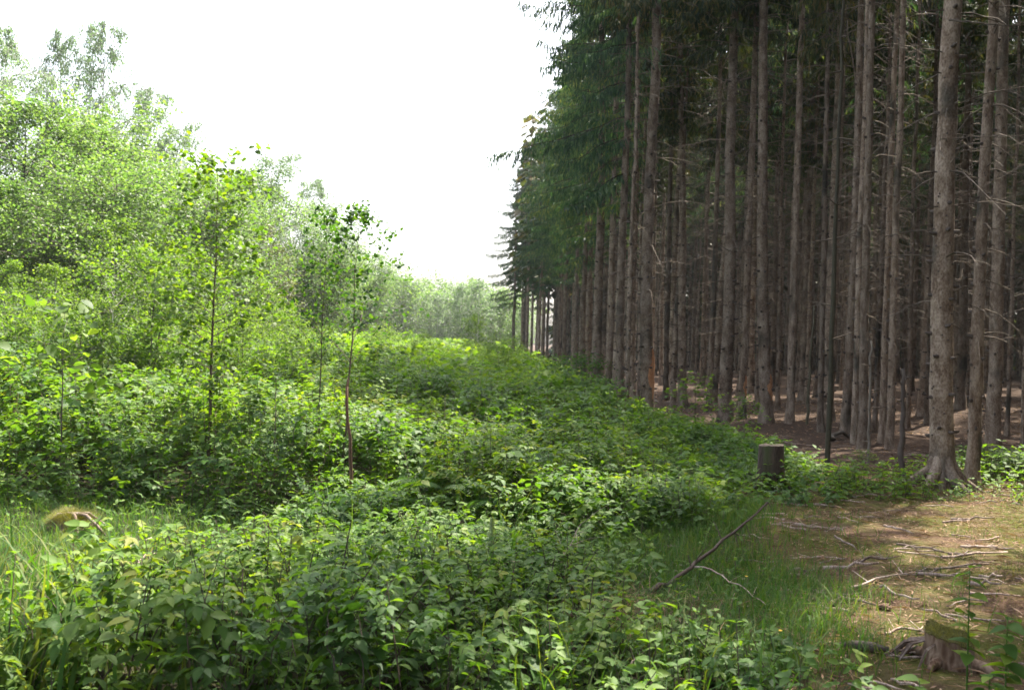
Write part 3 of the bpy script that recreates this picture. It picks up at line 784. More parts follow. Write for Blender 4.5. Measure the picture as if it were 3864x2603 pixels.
# ------------------------------------------------------------------ grass
def blade_tpl(seed, segs=4, w=.012, curve=.5):
    rng = np.random.default_rng(seed); g = Geo()
    t = np.linspace(0, 1, segs + 1)
    y = curve * t ** 2; z = t * (1 - .35 * curve * t * t)
    V = []
    for k in range(segs + 1):
        ww = w * (1 - t[k] ** 2) + .0004
        V += [(-ww, y[k], z[k]), (ww, y[k], z[k])]
    Q = [(2 * k, 2 * k + 1, 2 * k + 3, 2 * k + 2) for k in range(segs)]
    g.add(V, None, Q, .5)
    return g.arrays()
BL = [blade_tpl(k, 4, .010, c) for k, c in enumerate((.25, .5, .8, 1.1))]
BLW = [blade_tpl(k, 5, .022, c) for k, c in enumerate((.25, .5, .8))]
def scatter_grass(name, tpls, fun, box, n, hgt, label, seed, wsc=1.0):
    rng = np.random.default_rng(seed)
    x = rng.uniform(box[0], box[1], n); y = rng.uniform(box[2], box[3], n)
    k = rng.random(n) < fun(x, y); x, y = x[k], y[k]; n = len(x)
    g = Geo(); which = rng.integers(0, len(tpls), n)
    for w, tp in enumerate(tpls):
        s = which == w; m = s.sum()
        h = rng.uniform(hgt[0], hgt[1], m)
        g.instance(tp, rot_from(rng.uniform(0, 6.28, m), rng.normal(0, .12, m), rng.normal(0, .12, m)), np.stack([x[s], y[s], gz(x[s], y[s]) - .01], -1), np.stack([h ** .5 * .55 * wsc, h, h], -1), rng.random(m), 1.0)
    o = link(name, g.mesh(name, M['grass'], True)); tag(o, label, 'grass', kind='stuff')
    print(name, n)
scatter_grass('meadow_grass', BL, lambda x, y: (1 - smooth(-.3, .5, Hb(x, y) - .15)) * (1 - .97 * smooth(1.3, 2.3, x - (y - 5) * .10 + .35 * wob(x, y, 1.7))) * smooth(.2, .9, x) , (0, 3.2, 5.0, 10.4), 42000, (.07, .25), 'fine soft green grass between the brambles and the mossy path', 21)
scatter_grass('short_grass', BL, lambda x, y: .9 * smooth(.05, .55, wob(x, y, 2.1, 2.2)) * (1 - .6 * smooth(5.5, 8, x)), (1.2, 8, 4.4, 13.5), 26000, (.03, .11), 'sparse short grass tufts on the moss of the path', 22)
scatter_grass('opening_grass', BL, lambda x, y: smooth(-1.9, -2.6, x) * (1 - smooth(9, 9.6, y)), (-7, -1.5, 4.2, 9.8), 34000, (.06, .22), 'grey green grass in the small opening around the mossy root', 23)
scatter_grass('tall_grass', BLW, lambda x, y: smooth(-1.35, -2.1, x + .25 * wob(x, y, 2)) * (1 - smooth(5.4, 6.2, y)), (-4.2, -1.2, 4.0, 6.3), 1500, (.32, .72), 'tall broad bluish green grass blades in the lower left corner', 24)
scatter_grass('seed_grass', BL, lambda x, y: .5 + 0 * x, (-1.3, 1.6, 4.2, 5.0), 1000, (.10, .28), 'bright upright grass blades among the nearest herbs', 25)

scatter_grass('weed_grass', BL, lambda x, y: smooth(.15, .3, Hb(x, y)) * (.3 + .7 * smooth(0, .6, wob(x, y, 1.9, 3))), (-3.2, 2.2, 4.1, 9.5), 4200, (.32, .62), 'loose grass blades pushing up through the brambles', 26)
def moss_fibres():
    rng = np.random.default_rng(41); n = 90000
    x = rng.uniform(.6, 8, n); y = rng.uniform(4.2, 12.5, n)
    k = rng.random(n) < smooth(-.05, .55, wob(x, y, 1.9, 5.1) + .4 * wob(x, y, 5.3, 1.0)) * smooth(.5, 1.6, x - (y - 5) * .12)
    x, y = x[k], y[k]; n = len(x); g = Geo()
    g.instance(BL[1], rot_from(rng.uniform(0, 6.28, n), rng.normal(0, .5, n), rng.normal(0, .5, n)), np.stack([x, y, gz(x, y)], -1), np.stack([np.full(n, .11), rng.uniform(.012, .035, n), rng.uniform(.012, .04, n)], -1), rng.random(n), 1)
    m = leaf_mat('path_moss', [(0, (.04, .055, .010)), (.5, (.11, .115, .018)), (1, (.22, .20, .04))], trans=.2, rough=.8, spec=.15)
    o = link('path_moss', g.mesh('path_moss', m, False)); tag(o, 'yellow green moss cushions and fibres over the trodden path', 'moss', kind='stuff')
moss_fibres()
scatter_shoots('tall_weeds', WD_HI, M['weed'], 4.2, 9.5, 3.0, 'taller single weeds standing out above the brambles', 'weeds', 44, scl=(1.1, 1.7), hmin=.2)

# ------------------------------------------------------------------ litter chips on the path and forest floor
def litter():
    rng = np.random.default_rng(9)
    g = Geo()
    chip = Geo(); chip.add([(0, 0, 0), (.12, .5, .05), (0, 1, 0), (-.12, .5, .02)], None, [(0, 1, 2, 3)], .5)
    n = 70000
    x = rng.uniform(.3, 9, n); y = rng.uniform(4.3, 14, n)
    k = rng.random(n) < (.25 + .75 * smooth(-.3, .5, wob(x, y, 1.3, 4))) * smooth(.4, 1.6, x - (y - 5) * .12)
    x, y = x[k], y[k]; n = len(x)
    g.instance(chip.arrays(), rot_from(rng.uniform(0, 6.28, n), rng.normal(0, .2, n), rng.normal(0, .3, n)), np.stack([x, y, gz(x, y) + rng.uniform(.006, .02, n)], -1), rng.uniform(.012, .055, n), rng.random(n) ** 1.3, 1)
    straw = Geo(); straw.add([(0, 0, 0), (.035, .5, .05), (0, 1, .0), (-.035, .5, .02)], None, [(0, 1, 2, 3)], .5)
    n = 9000; x = rng.uniform(.6, 8, n); y = rng.uniform(4.3, 13, n); k = rng.random(n) < smooth(.6, 1.8, x - (y - 5) * .12); x, y = x[k], y[k]; n = len(x)
    g.instance(straw.arrays(), rot_from(rng.uniform(0, 6.28, n), rng.normal(0, .15, n), rng.normal(0, .3, n)), np.stack([x, y, gz(x, y) + rng.uniform(.008, .025, n)], -1), rng.uniform(.05, .16, n), rng.random(n), 1)
    n = 12000
    y = rng.uniform(12, 34, n); x = rng.uniform(4, 18, n)
    g.instance(chip.arrays(), rot_from(rng.uniform(0, 6.28, n), rng.normal(0, .2, n), rng.normal(0, .3, n)), np.stack([x, y, gz(x, y) + rng.uniform(.006, .02, n)], -1), rng.uniform(.03, .12, n), rng.random(n), 1)
    o = link('bark_litter', g.mesh('bark_litter', M['litter'], False)); tag(o, 'brown bark flakes and needle litter strewn over the path', 'litter', kind='stuff')
litter()
def dry_fronds():
    rng = np.random.default_rng(19); g = Geo()
    cx_, cy_, _ = on_ground(640, 620)
    n = 1500
    x = rng.normal(cx_, .28, n); y = rng.normal(cy_, .35, n)
    g.instance(BL[2], rot_from(rng.uniform(0, 6.28, n), rng.normal(-.6, .4, n), rng.normal(0, .6, n)), np.stack([x, y, gz(x, y) + rng.uniform(.0, .10, n)], -1), rng.uniform(.05, .2, n), rng.random(n), 1)
    o = link('dead_bracken', g.mesh('dead_bracken', M['litter'], False)); tag(o, 'patch of rust brown dead bracken among the low green plants', 'dead bracken', kind='stuff')
dry_fronds()

# ------------------------------------------------------------------ broadleaved trees
def leafy(seed, H, zb0, spread, leaf, nprim, nsec, nleaf, droop=.2, up=.8, r0=.05, mat='birch', bark='birchbark', shape='ovate', rows=2, prof='egg', lw=.36, jitter=.06, stems=1, hang=0.0, curve=.02, twigw=1.0):
    rng = np.random.default_rng(seed)
    tr = Geo(); fo = Geo()
    lf = leaf_tpl(lw, .06, .15, rows, shape) if rows > 2 else lo_leaf(lw)
    Y = []; PI_ = []; RO = []; TR = []; SC = []; RN = []
    for st in range(stems):
        n = 14; zz = np.linspace(0, H * (1 if st == 0 else rng.uniform(.75, .95)), n)
        lx, ly = (rng.normal(0, .12, 2) * (stems > 1))
        W = np.stack([np.cumsum(rng.normal(0, curve * H / n * 2, n)) + lx * zz, np.cumsum(rng.normal(0, curve * H / n * 2, n)) + ly * zz, zz], -1); W[0, :2] = 0
        W[0, 2] = -.05
        tube(tr, W, r0 * (1 - .93 * (zz / zz[-1]) ** .9), 8)
        for k in range(nprim):
            f = (k + rng.random()) / nprim
            h = zb0 + (zz[-1] * .985 - zb0) * f
            b = np.array([np.interp(h, zz, W[:, e]) for e in range(3)])
            if prof == 'egg': pr = math.sin(math.pi * (f * .85 + .12)) ** .7
            elif prof == 'cone': pr = (1 - f) ** .6 * .95 + .08
            else: pr = .55 + .45 * math.sin(math.pi * f)
            L = spread * pr * rng.uniform(.6, 1.25)
            az = k * 2.4 + rng.normal(0, .5)
            d = np.array([math.cos(az), math.sin(az), 0.])
            m = 7; t = np.linspace(0, 1, m)
            upk = up * rng.uniform(.6, 1.3)
            P = b + d * (L * t)[:, None] + np.array([0, 0, 1]) * (L * (upk * t - (droop + .3 * upk) * t * t))[:, None] + rng.normal(0, .05 * L, (m, 3)) * t[:, None]
            rb = max(.002, r0 * .35 * (1 - f * .7)) * twigw
            tube(tr, P, np.linspace(rb, rb * .2, m), 4, cap=False)
            for s in range(nsec):
                tt = rng.uniform(.15, 1.0)
                q = np.array([np.interp(tt, t, P[:, e]) for e in range(3)])
                dd = d * rng.uniform(.1, 1) + rng.normal(0, .55, 3) + np.array([0, 0, .25 * up - hang]); dd /= np.linalg.norm(dd)
                l = L * rng.uniform(.18, .42) * (1.1 - .4 * tt) + leaf
                e2 = q + dd * l + np.array([0, 0, -(droop + hang) * l * .5])
                mid = q + dd * l * .5
                tube(tr, [q, mid, e2], [rb * .35, rb * .25, rb * .1], 3, cap=False)
                nl = max(1, rng.poisson(nleaf))
                for u in range(nl):
                    v = rng.uniform(.05, 1.05)
                    c = (q * (1 - v) + e2 * v) + np.array([0, 0, (droop + hang) * l * .5 * v * (1 - v)]) + rng.normal(0, jitter, 3)
                    TR.append(c); Y.append(rng.uniform(0, 6.28)); PI_.append(rng.uniform(-.8, .3) - hang); RO.append(rng.normal(0, .5)); SC.append(leaf * rng.uniform(.6, 1.25)); RN.append(rng.random())
    fo.instance(lf, rot_from(np.array(Y), np.array(PI_), np.array(RO)), np.array(TR), np.array(SC), np.array(RN), 1)
    return (tr.mesh('trunk', M[bark], True), fo.mesh('crown', M[mat], rows > 2), len(TR))

def place_tree(var, x, y, label, cat, name, group=None, sc=1.0, rz=0., tilt=(0, 0), z=None):
    e = thing(name, label, cat, (x, y, float(gz(x, y)) if z is None else z), rz, group, sc, tilt)
    link('trunk', var[0], e); link('crown', var[1], e)
    return e

M['sapleaf'] = leaf_mat('alder_leaf_lit', [(0, (.035, .075, .014)), (.5, (.065, .125, .020)), (1, (.12, .18, .028))], trans=.5, rough=.55, spec=.3)
# --- the two saplings in the clearing
vA = leafy(201, 3.38, .95, .66, .056, 54, 6, 7, droop=.0, up=.55, r0=.022, mat='sapleaf', bark='sapbark', shape='round', rows=5, lw=.40, prof='flat', jitter=.04, curve=.012, twigw=.8)
x, y, _ = at_dist(210, 430, 10.2)
place_tree(vA, x, y, 'slender alder sapling with dark straight stem and round leaves, tallest in the brambles', 'sapling', 'alder_sapling', rz=.6)
vB = leafy(203, 2.75, 1.2, .66, .042, 26, 6, 7, droop=.02, up=1.1, r0=.014, mat='darkleaf', bark='sapbark', shape='round', rows=5, lw=.42, prof='cone', jitter=.035, curve=.02, twigw=.8)
x, y, _ = at_dist(343, 400, 9.9)
place_tree(vB, x, y, 'sapling with dark round leaves against the white sky, leaning right beside the broken stem', 'sapling', 'birch_sapling', rz=1.0, tilt=(0, .075), sc=1.04)
x, y, _ = at_dist(322, 370, 10.6)
place_tree(vB, x, y, 'thin sapling with a tall spiky tip standing just left of the leaning one', 'sapling', 'birch_sapling', rz=3.6, sc=(.72, .72, 1.06), tilt=(0, .0))
# broken stem
def broken_stem():
    g = Geo(); x0, y0, z0 = on_ground(354, 520)
    tx, ty, tz = at_dist(346, 386, y0 - .1)
    P = np.linspace((0, 0, -.05), (tx - x0, ty - y0, tz - z0), 9) + np.random.default_rng(4).normal(0, .006, (9, 3))
    tube(g, P, np.linspace(.020, .011, 9), 8)
    tube(g, [P[-1], P[-1] + (0.004, 0, .05), P[-1] + (.008, 0, .08)], [.009, .006, .001], 5)
    o = link('broken_stem', g.mesh('broken_stem', M['redbark'])); o.location = (x0, y0, z0)
    tag(o, 'bare reddish brown broken stem standing upright in the brambles', 'dead stem')
broken_stem()

# --- young birches and shrubs in the lit left part
YB = [leafy(210, 3.6, .5, 1.05, .055, 40, 10, 12, droop=.1, up=.7, r0=.025, mat='lightleaf', bark='brownbark', rows=2, lw=.40, prof='egg', jitter=.05),
      leafy(211, 4.6, .6, 1.25, .058, 46, 10, 12, droop=.15, up=.8, r0=.03, mat='lightleaf', bark='birchbark', rows=2, lw=.40, prof='cone', jitter=.06),
      leafy(212, 2.6, .25, 1.0, .055, 32, 9, 11, droop=.1, up=.8, r0=.02, mat='lightleaf', bark='brownbark', rows=2, lw=.40, prof='flat', jitter=.05, stems=2)]
young = [  # px, py of the top, distance, variant, label
 (262/2.273, 492/2.273, 15.5, 1, 'bright young birch left of the alder sapling with a rounded lit top'),
 (410/2.273, 560/2.273, 17, 0, 'young birch showing behind the alder sapling'),
 (330/2.273, 560/2.273, 14, 2, 'bushy young birch close behind the alder sapling on its left'),
 (120/2.273, 600/2.273, 16, 1, 'glittering young birch near the left edge in the second row'),
 (20/2.273, 590/2.273, 18, 1, 'young birch cut by the left edge above the bramble bank'),
 (60/2.273, 690/2.273, 12.5, 2, 'low bushy birch with pale glossy leaves at the left edge'),
 (180/2.273, 660/2.273, 13, 0, 'short birch bush above the maple seedling'),
 (600/2.273, 640/2.273, 20, 0, 'young birch in the gap between the two dark saplings'),
 (680/2.273, 720/2.273, 17, 2, 'low pale shrub left of the leaning sapling'),
 (560/2.273, 700/2.273, 15, 2, 'low glittering shrub right behind the alder sapling'),
 (480/2.273, 600/2.273, 22, 1, 'small birch far behind the stem of the alder sapling'),
 (640/2.273, 690/2.273, 26, 0, 'distant young birch at the foot of the hazy trees'),
 (860/2.273, 740/2.273, 30, 2, 'pale low bush right of the leaning sapling in the lit undergrowth'),
 (1085/2.273, 715/2.273, 34, 0, 'pointed dark green bush standing out in the middle of the clearing'),
 (960/2.273, 760/2.273, 28, 2, 'small yellow green bush in the sunlit strip'),
 (1150/2.273, 770/2.273, 27, 2, 'bushy clump at the right end of the sunlit strip'),
 (-60/2.273, 640/2.273, 13, 0, 'young birch partly outside the left edge'),
]
for i, (px, py, d, v, lab) in enumerate(young):
    x, y, zt = at_dist(px, py, d)
    Hh = [3.6, 4.6, 2.6][v]
    s = max(.25, (zt - float(gz(x, y)))) / Hh
    w_ = s if s < 1 else s ** .8
    place_tree(YB[v], x, y, lab, 'young birch' if v != 2 else 'shrub', 'young_birch' if v != 2 else 'leafy_shrub', 'young birches in the clearing', (max(w_, .7), max(w_, .7), s), rz=i * 1.3)

# shrubs at the forest edge on the right
EB = [leafy(220, 1.5, .2, .5, .075, 18, 4, 5, droop=.1, up=.9, r0=.014, mat='lightleaf', bark='brownbark', rows=5, lw=.36, prof='flat', jitter=.04),
      leafy(221, 1.3, .2, .75, .065, 24, 6, 6, droop=.2, up=.8, r0=.016, mat='darkleaf', bark='brownbark', rows=2, lw=.36, prof='flat', jitter=.06, stems=2)]
for (px, py, d, v, s, lab) in [
 (1582, 862, 16.5, 0, 1.0, 'upright leafy elder at the forest edge between two grey trunks'),
 (1690, 905, 17.0, 0, .8, 'small drooping leafed bush just left of the tall pale trunk'),
 (1295, 812, 26, 1, 1.35, 'blue green rounded bush before the receding row of spruces'),
 (1340, 860, 22, 1, 1.1, 'low blue green bush right of the rounded one at the edge'),
 (1240, 850, 24, 1, 1.1, 'spreading shaded bush left of the rounded blue green one'),
 (1390, 925, 18, 0, .6, 'little yellow lit seedling at the foot of the dark reddish edge trunk'),
 (2265, 1040, 14.5, 1, .75, 'pale leafed elder bush right of the second big trunk'),
 (2330, 1060, 13.5, 1, .7, 'low bush cut by the right edge beyond the path'),
 (1960, 1040, 14, 0, .55, 'small leafy shoot between the dead poles'),
]:
    x, y, zt = at_dist(px / 2.273, py / 2.273, d)
    h = max(.3, zt - float(gz(x, y)))
    sz = h / (1.5 if v == 0 else 1.3)
    place_tree(EB[v], x, y, lab, 'shrub', 'edge_shrub', 'shrubs at the foot of the plantation', (s, s, sz), rz=px)

# --- tall trees on the left and the far wood
TB = [leafy(230, 15, 5.5, 3.0, .13, 52, 14, 16, droop=.5, up=1.1, r0=.14, mat='birch', bark='birchbark', prof='egg', jitter=.12, hang=.55),
      leafy(231, 13, 3.5, 2.8, .13, 52, 14, 16, droop=.4, up=1.0, r0=.12, mat='birch', bark='birchbark', prof='flat', jitter=.14, hang=.4),
      ]
TM = [leafy(240, 9, 1.0, 3.4, .13, 70, 16, 18, droop=.12, up=.75, r0=.12, mat='maple', bark='brownbark', prof='egg', jitter=.16),
      leafy(241, 8, .6, 3.1, .125, 60, 15, 17, droop=.1, up=.9, r0=.10, mat='maple', bark='brownbark', prof='flat', jitter=.16, stems=2)]
TO = [leafy(250, 10, 1.5, 2.6, .12, 70, 12, 16, droop=.1, up=.5, r0=.12, mat='olive', bark='brownbark', prof='cone', jitter=.15)]
trees = [ # px, py top, dist, kind, group template height, label
 (240, 48, 46, ('TB', 0), .62, 'tallest drooping birch at upper left with open hanging twigs'),
 (135, 70, 47, ('TB', 0), .55, 'thin topped birch left of the tallest drooping one'),
 (5, 60, 42, ('TB', 0), .8, 'hanging birch crown cut by the left edge of the photo'),
 (345, 200, 50, ('TB', 0), .7, 'birch with an arching top right of the tallest birch'),
 (405, 285, 50, ('TB', 1), .75, 'lower drooping birch behind the top of the alder sapling'),
 (60, 245, 30, ('TM', 0), .9, 'dark rounded crown above the left edge of the thicket'),
 (200, 300, 34, ('TM', 0), 1.1, 'broad light green tree filling the upper left thicket'),
 (300, 330, 38, ('TM', 1), 1.1, 'light green bushy tree beneath the arching birch'),
 (110, 400, 26, ('TM', 1), 1.0, 'yellow green tree in the middle of the left thicket'),
 (0, 420, 24, ('TM', 0), .9, 'yellow tinged tree at the left edge of the thicket'),
 (240, 420, 28, ('TM', 0), .9, 'green tree behind the bright young birch'),
 (350, 430, 34, ('TM', 1), 1.0, 'green bushy tree left behind the alder sapling'),
 (450, 400, 44, ('TM', 0), 1.0, 'hazy green tree behind the alder sapling'),
 (620, 355, 60, ('TB', 1), 1.1, 'tall hazy pale birch at the right end of the left wood'),
 (720, 405, 66, ('TB', 0), .8, 'small crowned hazy birch right of the tall pale one'),
 (560, 400, 58, ('TM', 0), 1.1, 'hazy rounded tree left of the tall pale birch'),
 (590, 500, 46, ('TO', 0), 1.1, 'greyish brown pine like tree in front of the hazy birches'),
 (680, 520, 62, ('TM', 1), 1.1, 'hazy green tree under the small crowned birch'),
 (520, 480, 42, ('TM', 1), 1.0, 'green tree behind the right side of the alder sapling'),
 (745, 560, 80, ('TM', 0), 1.1, 'pale tree fading behind the thin spiky sapling'),
 (800, 590, 95, ('TM', 1), 1.1, 'faint hazy tree between the two dark saplings and the far wood'),
]
KT = {'TB': (TB, [15, 13]), 'TM': (TM, [9, 8]), 'TO': (TO, [10])}
for i, (px, py, d, (k, v), ws, lab) in enumerate(trees):
    x, y, zt = at_dist(px / 2.273, py / 2.273, d)
    s = (zt - float(gz(x, y))) / KT[k][1][v]
    nm = {'TB': 'birch_tree', 'TM': 'hazel_tree', 'TO': 'pine_tree'}[k]
    place_tree(KT[k][0][v], x, y, lab, {'TB': 'birch', 'TM': 'broadleaved tree', 'TO': 'tree'}[k], nm, 'trees on the left side of the clearing', (ws * s ** .5, ws * s ** .5, s), rz=i * 2.1)
# second rank behind, closing the wood
FT = [leafy(260, 11, .8, 3.2, .34, 34, 8, 9, droop=.15, up=.8, r0=.12, mat='birch', bark='birchbark', prof='egg', jitter=.3),
      leafy(261, 10, .6, 3.4, .34, 34, 8, 9, droop=.1, up=.8, r0=.12, mat='maple', bark='brownbark', prof='flat', jitter=.3)]
for i in range(26):
    y = rg.uniform(55, 100); x = -y * rg.uniform(.30, .56) - 2
    place_tree(FT[i % 2], x, y, 'tree in the back rank of the left wood, mostly hidden by those in front', 'broadleaved tree', 'wood_tree', 'back rank of the left wood', rg.uniform(.75, 1.0), rz=i)
farw = []
for i in range(46):
    px = 660 + (1190 - 660) * (i % 23 + rg.uniform(-.3, .3)) / 22.0
    d = rg.uniform(118, 128) if i < 23 else rg.uniform(135, 150)
    top = np.interp(px, [660, 820, 900, 960, 1010, 1070, 1100, 1150, 1200], [600, 610, 628, 640, 652, 640, 650, 668, 690]) + rg.uniform(-16, 26)
    x, y, zt = at_dist(px / 2.273, top / 2.273, d)
    v = i % 2
    s = zt / [11, 10][v]
    place_tree(FT[v], x, y, 'hazy pale green tree in the wood closing the far end of the clearing', 'broadleaved tree', 'far_tree', 'far wood at the end of the clearing', (s * 1.0, s * 1.0, s), rz=i * 1.7)

# ------------------------------------------------------------------ stumps, dead poles, branches
def stump(name, label, x, y, z, rad, H, seed, mats, roots=4, tilt=0, ragged=0.0, moss_top=False, ty=0.0, flare=.75):
    rng = np.random.default_rng(seed)
    e = thing(name, label, 'tree stump', (x, y, z), 0)
    g = Geo(); S = 28; zs = np.array([-.08, 0, .05, .12, .22, .4, .6, .8, 1.0]); zs = np.where(zs > .3, zs * H, zs * min(1, H / .45)); zs = np.sort(zs)
    a = np.arange(S) * 2 * math.pi / S
    ph = rng.uniform(0, 6)
    V = []
    for k, zz in enumerate(zs):
        f = 1 + flare * np.exp(-max(zz, 0) / (.14 * H + .04)) * (.35 + .65 * np.clip(np.sin(a * roots + ph), 0, 1))
        rr = rad * f * (1 + .045 * np.sin(a * 9 + ph) + .03 * np.sin(a * 4 + 2 + zz * 3) + rng.normal(0, .022, S)) * (1 + .04 * (1 - zz / H))
        top = ragged * (np.sin(a * 3 + 1) * .5 + rng.normal(0, .25, S)) * (zz / H) ** 3
        V.append(np.stack([rr * np.cos(a), rr * np.sin(a), zz + top + (tilt * rr * np.cos(a) + ty * rr * np.sin(a)) * (zz / H) ** 2], -1))
    V = np.array(V); n = len(zs)
    i = np.arange(n - 1)[:, None] * S; j = np.arange(S)[None]
    Q = np.stack([i + j, i + (j + 1) % S, i + S + (j + 1) % S, i + S + j], -1).reshape(-1, 4)
    g.add(V.reshape(-1, 3), None, Q)
    # root spurs
    for q in range(roots):
        aa = (math.pi / 2 + 2 * math.pi * q - ph) / roots
        d = np.array([math.cos(aa), math.sin(aa), 0]); L = rad * rng.uniform(1.0, 1.9)
        tube(g, [d * rad * .8 + (0, 0, .10 * H + .02), d * (rad + L * .4) + (0, 0, .03), d * (rad + L) + (0, 0, -.03)], [rad * .30, rad * .22, rad * .08], 7)
    link('stump_side', g.mesh('stump_side', M[mats[0]]), e)
    g2 = Geo(); rim = V[-1]; c = rim.mean(0)
    rings = [rim + np.array([0, 0, .004]), c + (rim - c) * .66 + rng.normal(0, .006 + ragged * .1, rim.shape) * [0, 0, 1] + [0, 0, .008], c + (rim - c) * .33 + [0, 0, .006 - ragged * .3]]
    W = np.vstack(rings + [c[None] + [0, 0, .008 - ragged * .4]])
    i = np.arange(2)[:, None] * S
    Q = np.stack([i + j, i + (j + 1) % S, i + S + (j + 1) % S, i + S + j], -1).reshape(-1, 4)
    T = [(2 * S + q, 2 * S + (q + 1) % S, 3 * S) for q in range(S)]
    g2.add(W, T, Q); link('cut_face' if not moss_top else 'moss_cap', g2.mesh('cut_face', M[mats[1]]), e)
    return e
x, y, z = on_ground(770, 489)
stump('sawn_stump', 'knee high sawn spruce stump with flat grey top standing in the brambles', x, y, z, .132, .50, 1, ('stump_bark', 'stump_wood'), roots=3, tilt=.06, ragged=.01)
x, y, z = on_ground(951, 668)
st2 = stump('mossy_stump', 'low rotten stump with a yellow green moss cap beside the path', x + .02, y + .08, z, .115, .155, 5, ('rot', 'moss'), roots=4, tilt=-.15, ragged=.025, moss_top=True, ty=.25, flare=.3)
g = Geo(); rng = np.random.default_rng(8)
for q in range(7):   # splintered slab leaning against its left side
    a = rng.uniform(2.4, 3.9); d = np.array([math.cos(a), math.sin(a), 0])
    b = d * .12; L = rng.uniform(.10, .20)
    tube(g, [b + (0, 0, .12), b + d * L * .5 + (0, 0, .10), b + d * L + (0, 0, .0)], [.006, .010, .004], 4)
link('splinters', g.mesh('splinters', M['twig'], False), st2)
g = Geo(); nmo = 2600
aa = rng.uniform(0, 6.28, nmo); rr = np.sqrt(rng.random(nmo)) * .13
BLm = BL[1]
g.instance(BLm, rot_from(rng.uniform(0, 6.28, nmo), rng.normal(0, .4, nmo), rng.normal(0, .4, nmo)), np.stack([rr * np.cos(aa), rr * np.sin(aa), .162 - .15 * rr * np.cos(aa) + .25 * rr * np.sin(aa) + .012 * np.sin(aa * 3) * np.sin(rr * 40) + rng.normal(0, .006, nmo) - (rr > .12) * .015], -1), rng.uniform(.02, .042, nmo), rng.random(nmo), 1)
M['mossblade'] = leaf_mat('moss_fibre', [(0, (.07, .072, .012)), (1, (.20, .19, .03))], trans=.2, rough=.8)
link('moss_tuft', g.mesh('moss_tuft', M['mossblade'], False), st2)

x, y, z = on_ground(72, 532)
st3 = stump('mossy_root', 'small moss covered root stump with bare roots in the left grass opening', x, y, z, .12, .13, 6, ('rot', 'moss'), roots=5, ragged=.04, moss_top=True)
g = Geo(); nmo = 4200; aa = rng.uniform(0, 6.28, nmo); rr = np.sqrt(rng.random(nmo)) * .20
g.instance(BLm, rot_from(aa - math.pi / 2, rng.normal(-.5, .4, nmo), rng.normal(0, .4, nmo)), np.stack([rr * np.cos(aa), rr * np.sin(aa), .15 - 1.6 * rr * rr + .03 * np.sin(aa * 3 + 1) * rr / .2 + rng.normal(0, .012, nmo)], -1), rng.uniform(.03, .08, nmo), rng.random(nmo), 1)
link('moss_tuft', g.mesh('moss_tuft', M['mossblade'], False), st3)
g = Geo()
for a, L in ((-.4, .36), (-1.0, .28), (.3, .30), (3.6, .25)):
    d = np.array([math.cos(a), math.sin(a), 0]); tube(g, [(0, 0, .15), d * L * .4 + (0, 0, .15), d * L * .75 + (0, 0, .07), d * L + (0, 0, .0)], [.016, .013, .011, .007], 6)
link('roots', g.mesh('roots', M['twig']), st3)

# thin dead poles
def pole(label, px, py, tpx, tpy, w0, w1, mat, seed, stubs=8, name='dead_pole', stublen=.15):
    rng = np.random.default_rng(seed)
    x, y, z = on_ground(px, py)
    tx, ty, tz = at_dist(tpx, tpy, y + .05)
    n = 16; P = np.linspace((0, 0, -.05), (tx - x, ty - y, tz - z), n); P[1:-1, :2] += rng.normal(0, .010, (n - 2, 2))
    e = thing(name, label, 'dead tree', (x, y, z), 0, 'dead poles at the plantation edge')
    r0 = w0 / F * y / 2; r1 = w1 / F * y / 2
    g = Geo(); tube(g, P, np.linspace(r0, r1, n) * (1 + rng.normal(0, .06, n)), 9)
    link('trunk', g.mesh('trunk', M[mat]), e)
    g = Geo(); tube(g, P, np.linspace(r0, r1, n) * .4, 4)
    for _ in range(stubs):
        k = rng.integers(2, n - 1); a = rng.uniform(0, 6.28); d = np.array([math.cos(a), math.sin(a), rng.uniform(-.3, .4)]); L = rng.uniform(.3, 1) * stublen
        tube(g, [P[k], P[k] + d * L * .6, P[k] + d * L], [.011, .008, .003], 4)
    link('branch_stubs', g.mesh('branch_stubs', M['dead']), e)
    return e
M['greenpole'] = bark_mat('algae_green_bark', [(.3, (.028, .024, .017)), (.8, (.085, .076, .048))], scale=8, bump=.3)
pole('thin dead spruce pole stained green with snapped side twigs', 827, 470, 845, -30, 5.5, 2.8, 'greenpole', 1, 16, stublen=.45)
pole('very thin dead stem with a forked snapped tip, right of the green stained pole', 868, 463, 871, 340, 3.2, 2.2, 'brownbark', 2, 9, stublen=.3)
pole('black dead snag standing left of the biggest trunk', 902, 484, 903, 368, 6.5, 3.6, 'knot', 3, 8, stublen=.12)
pole('curved young tree bending right in the dim light between the trunks', 807, 424, 814, 306, 3.4, 1.8, 'greenpole', 4, 10, stublen=.5)

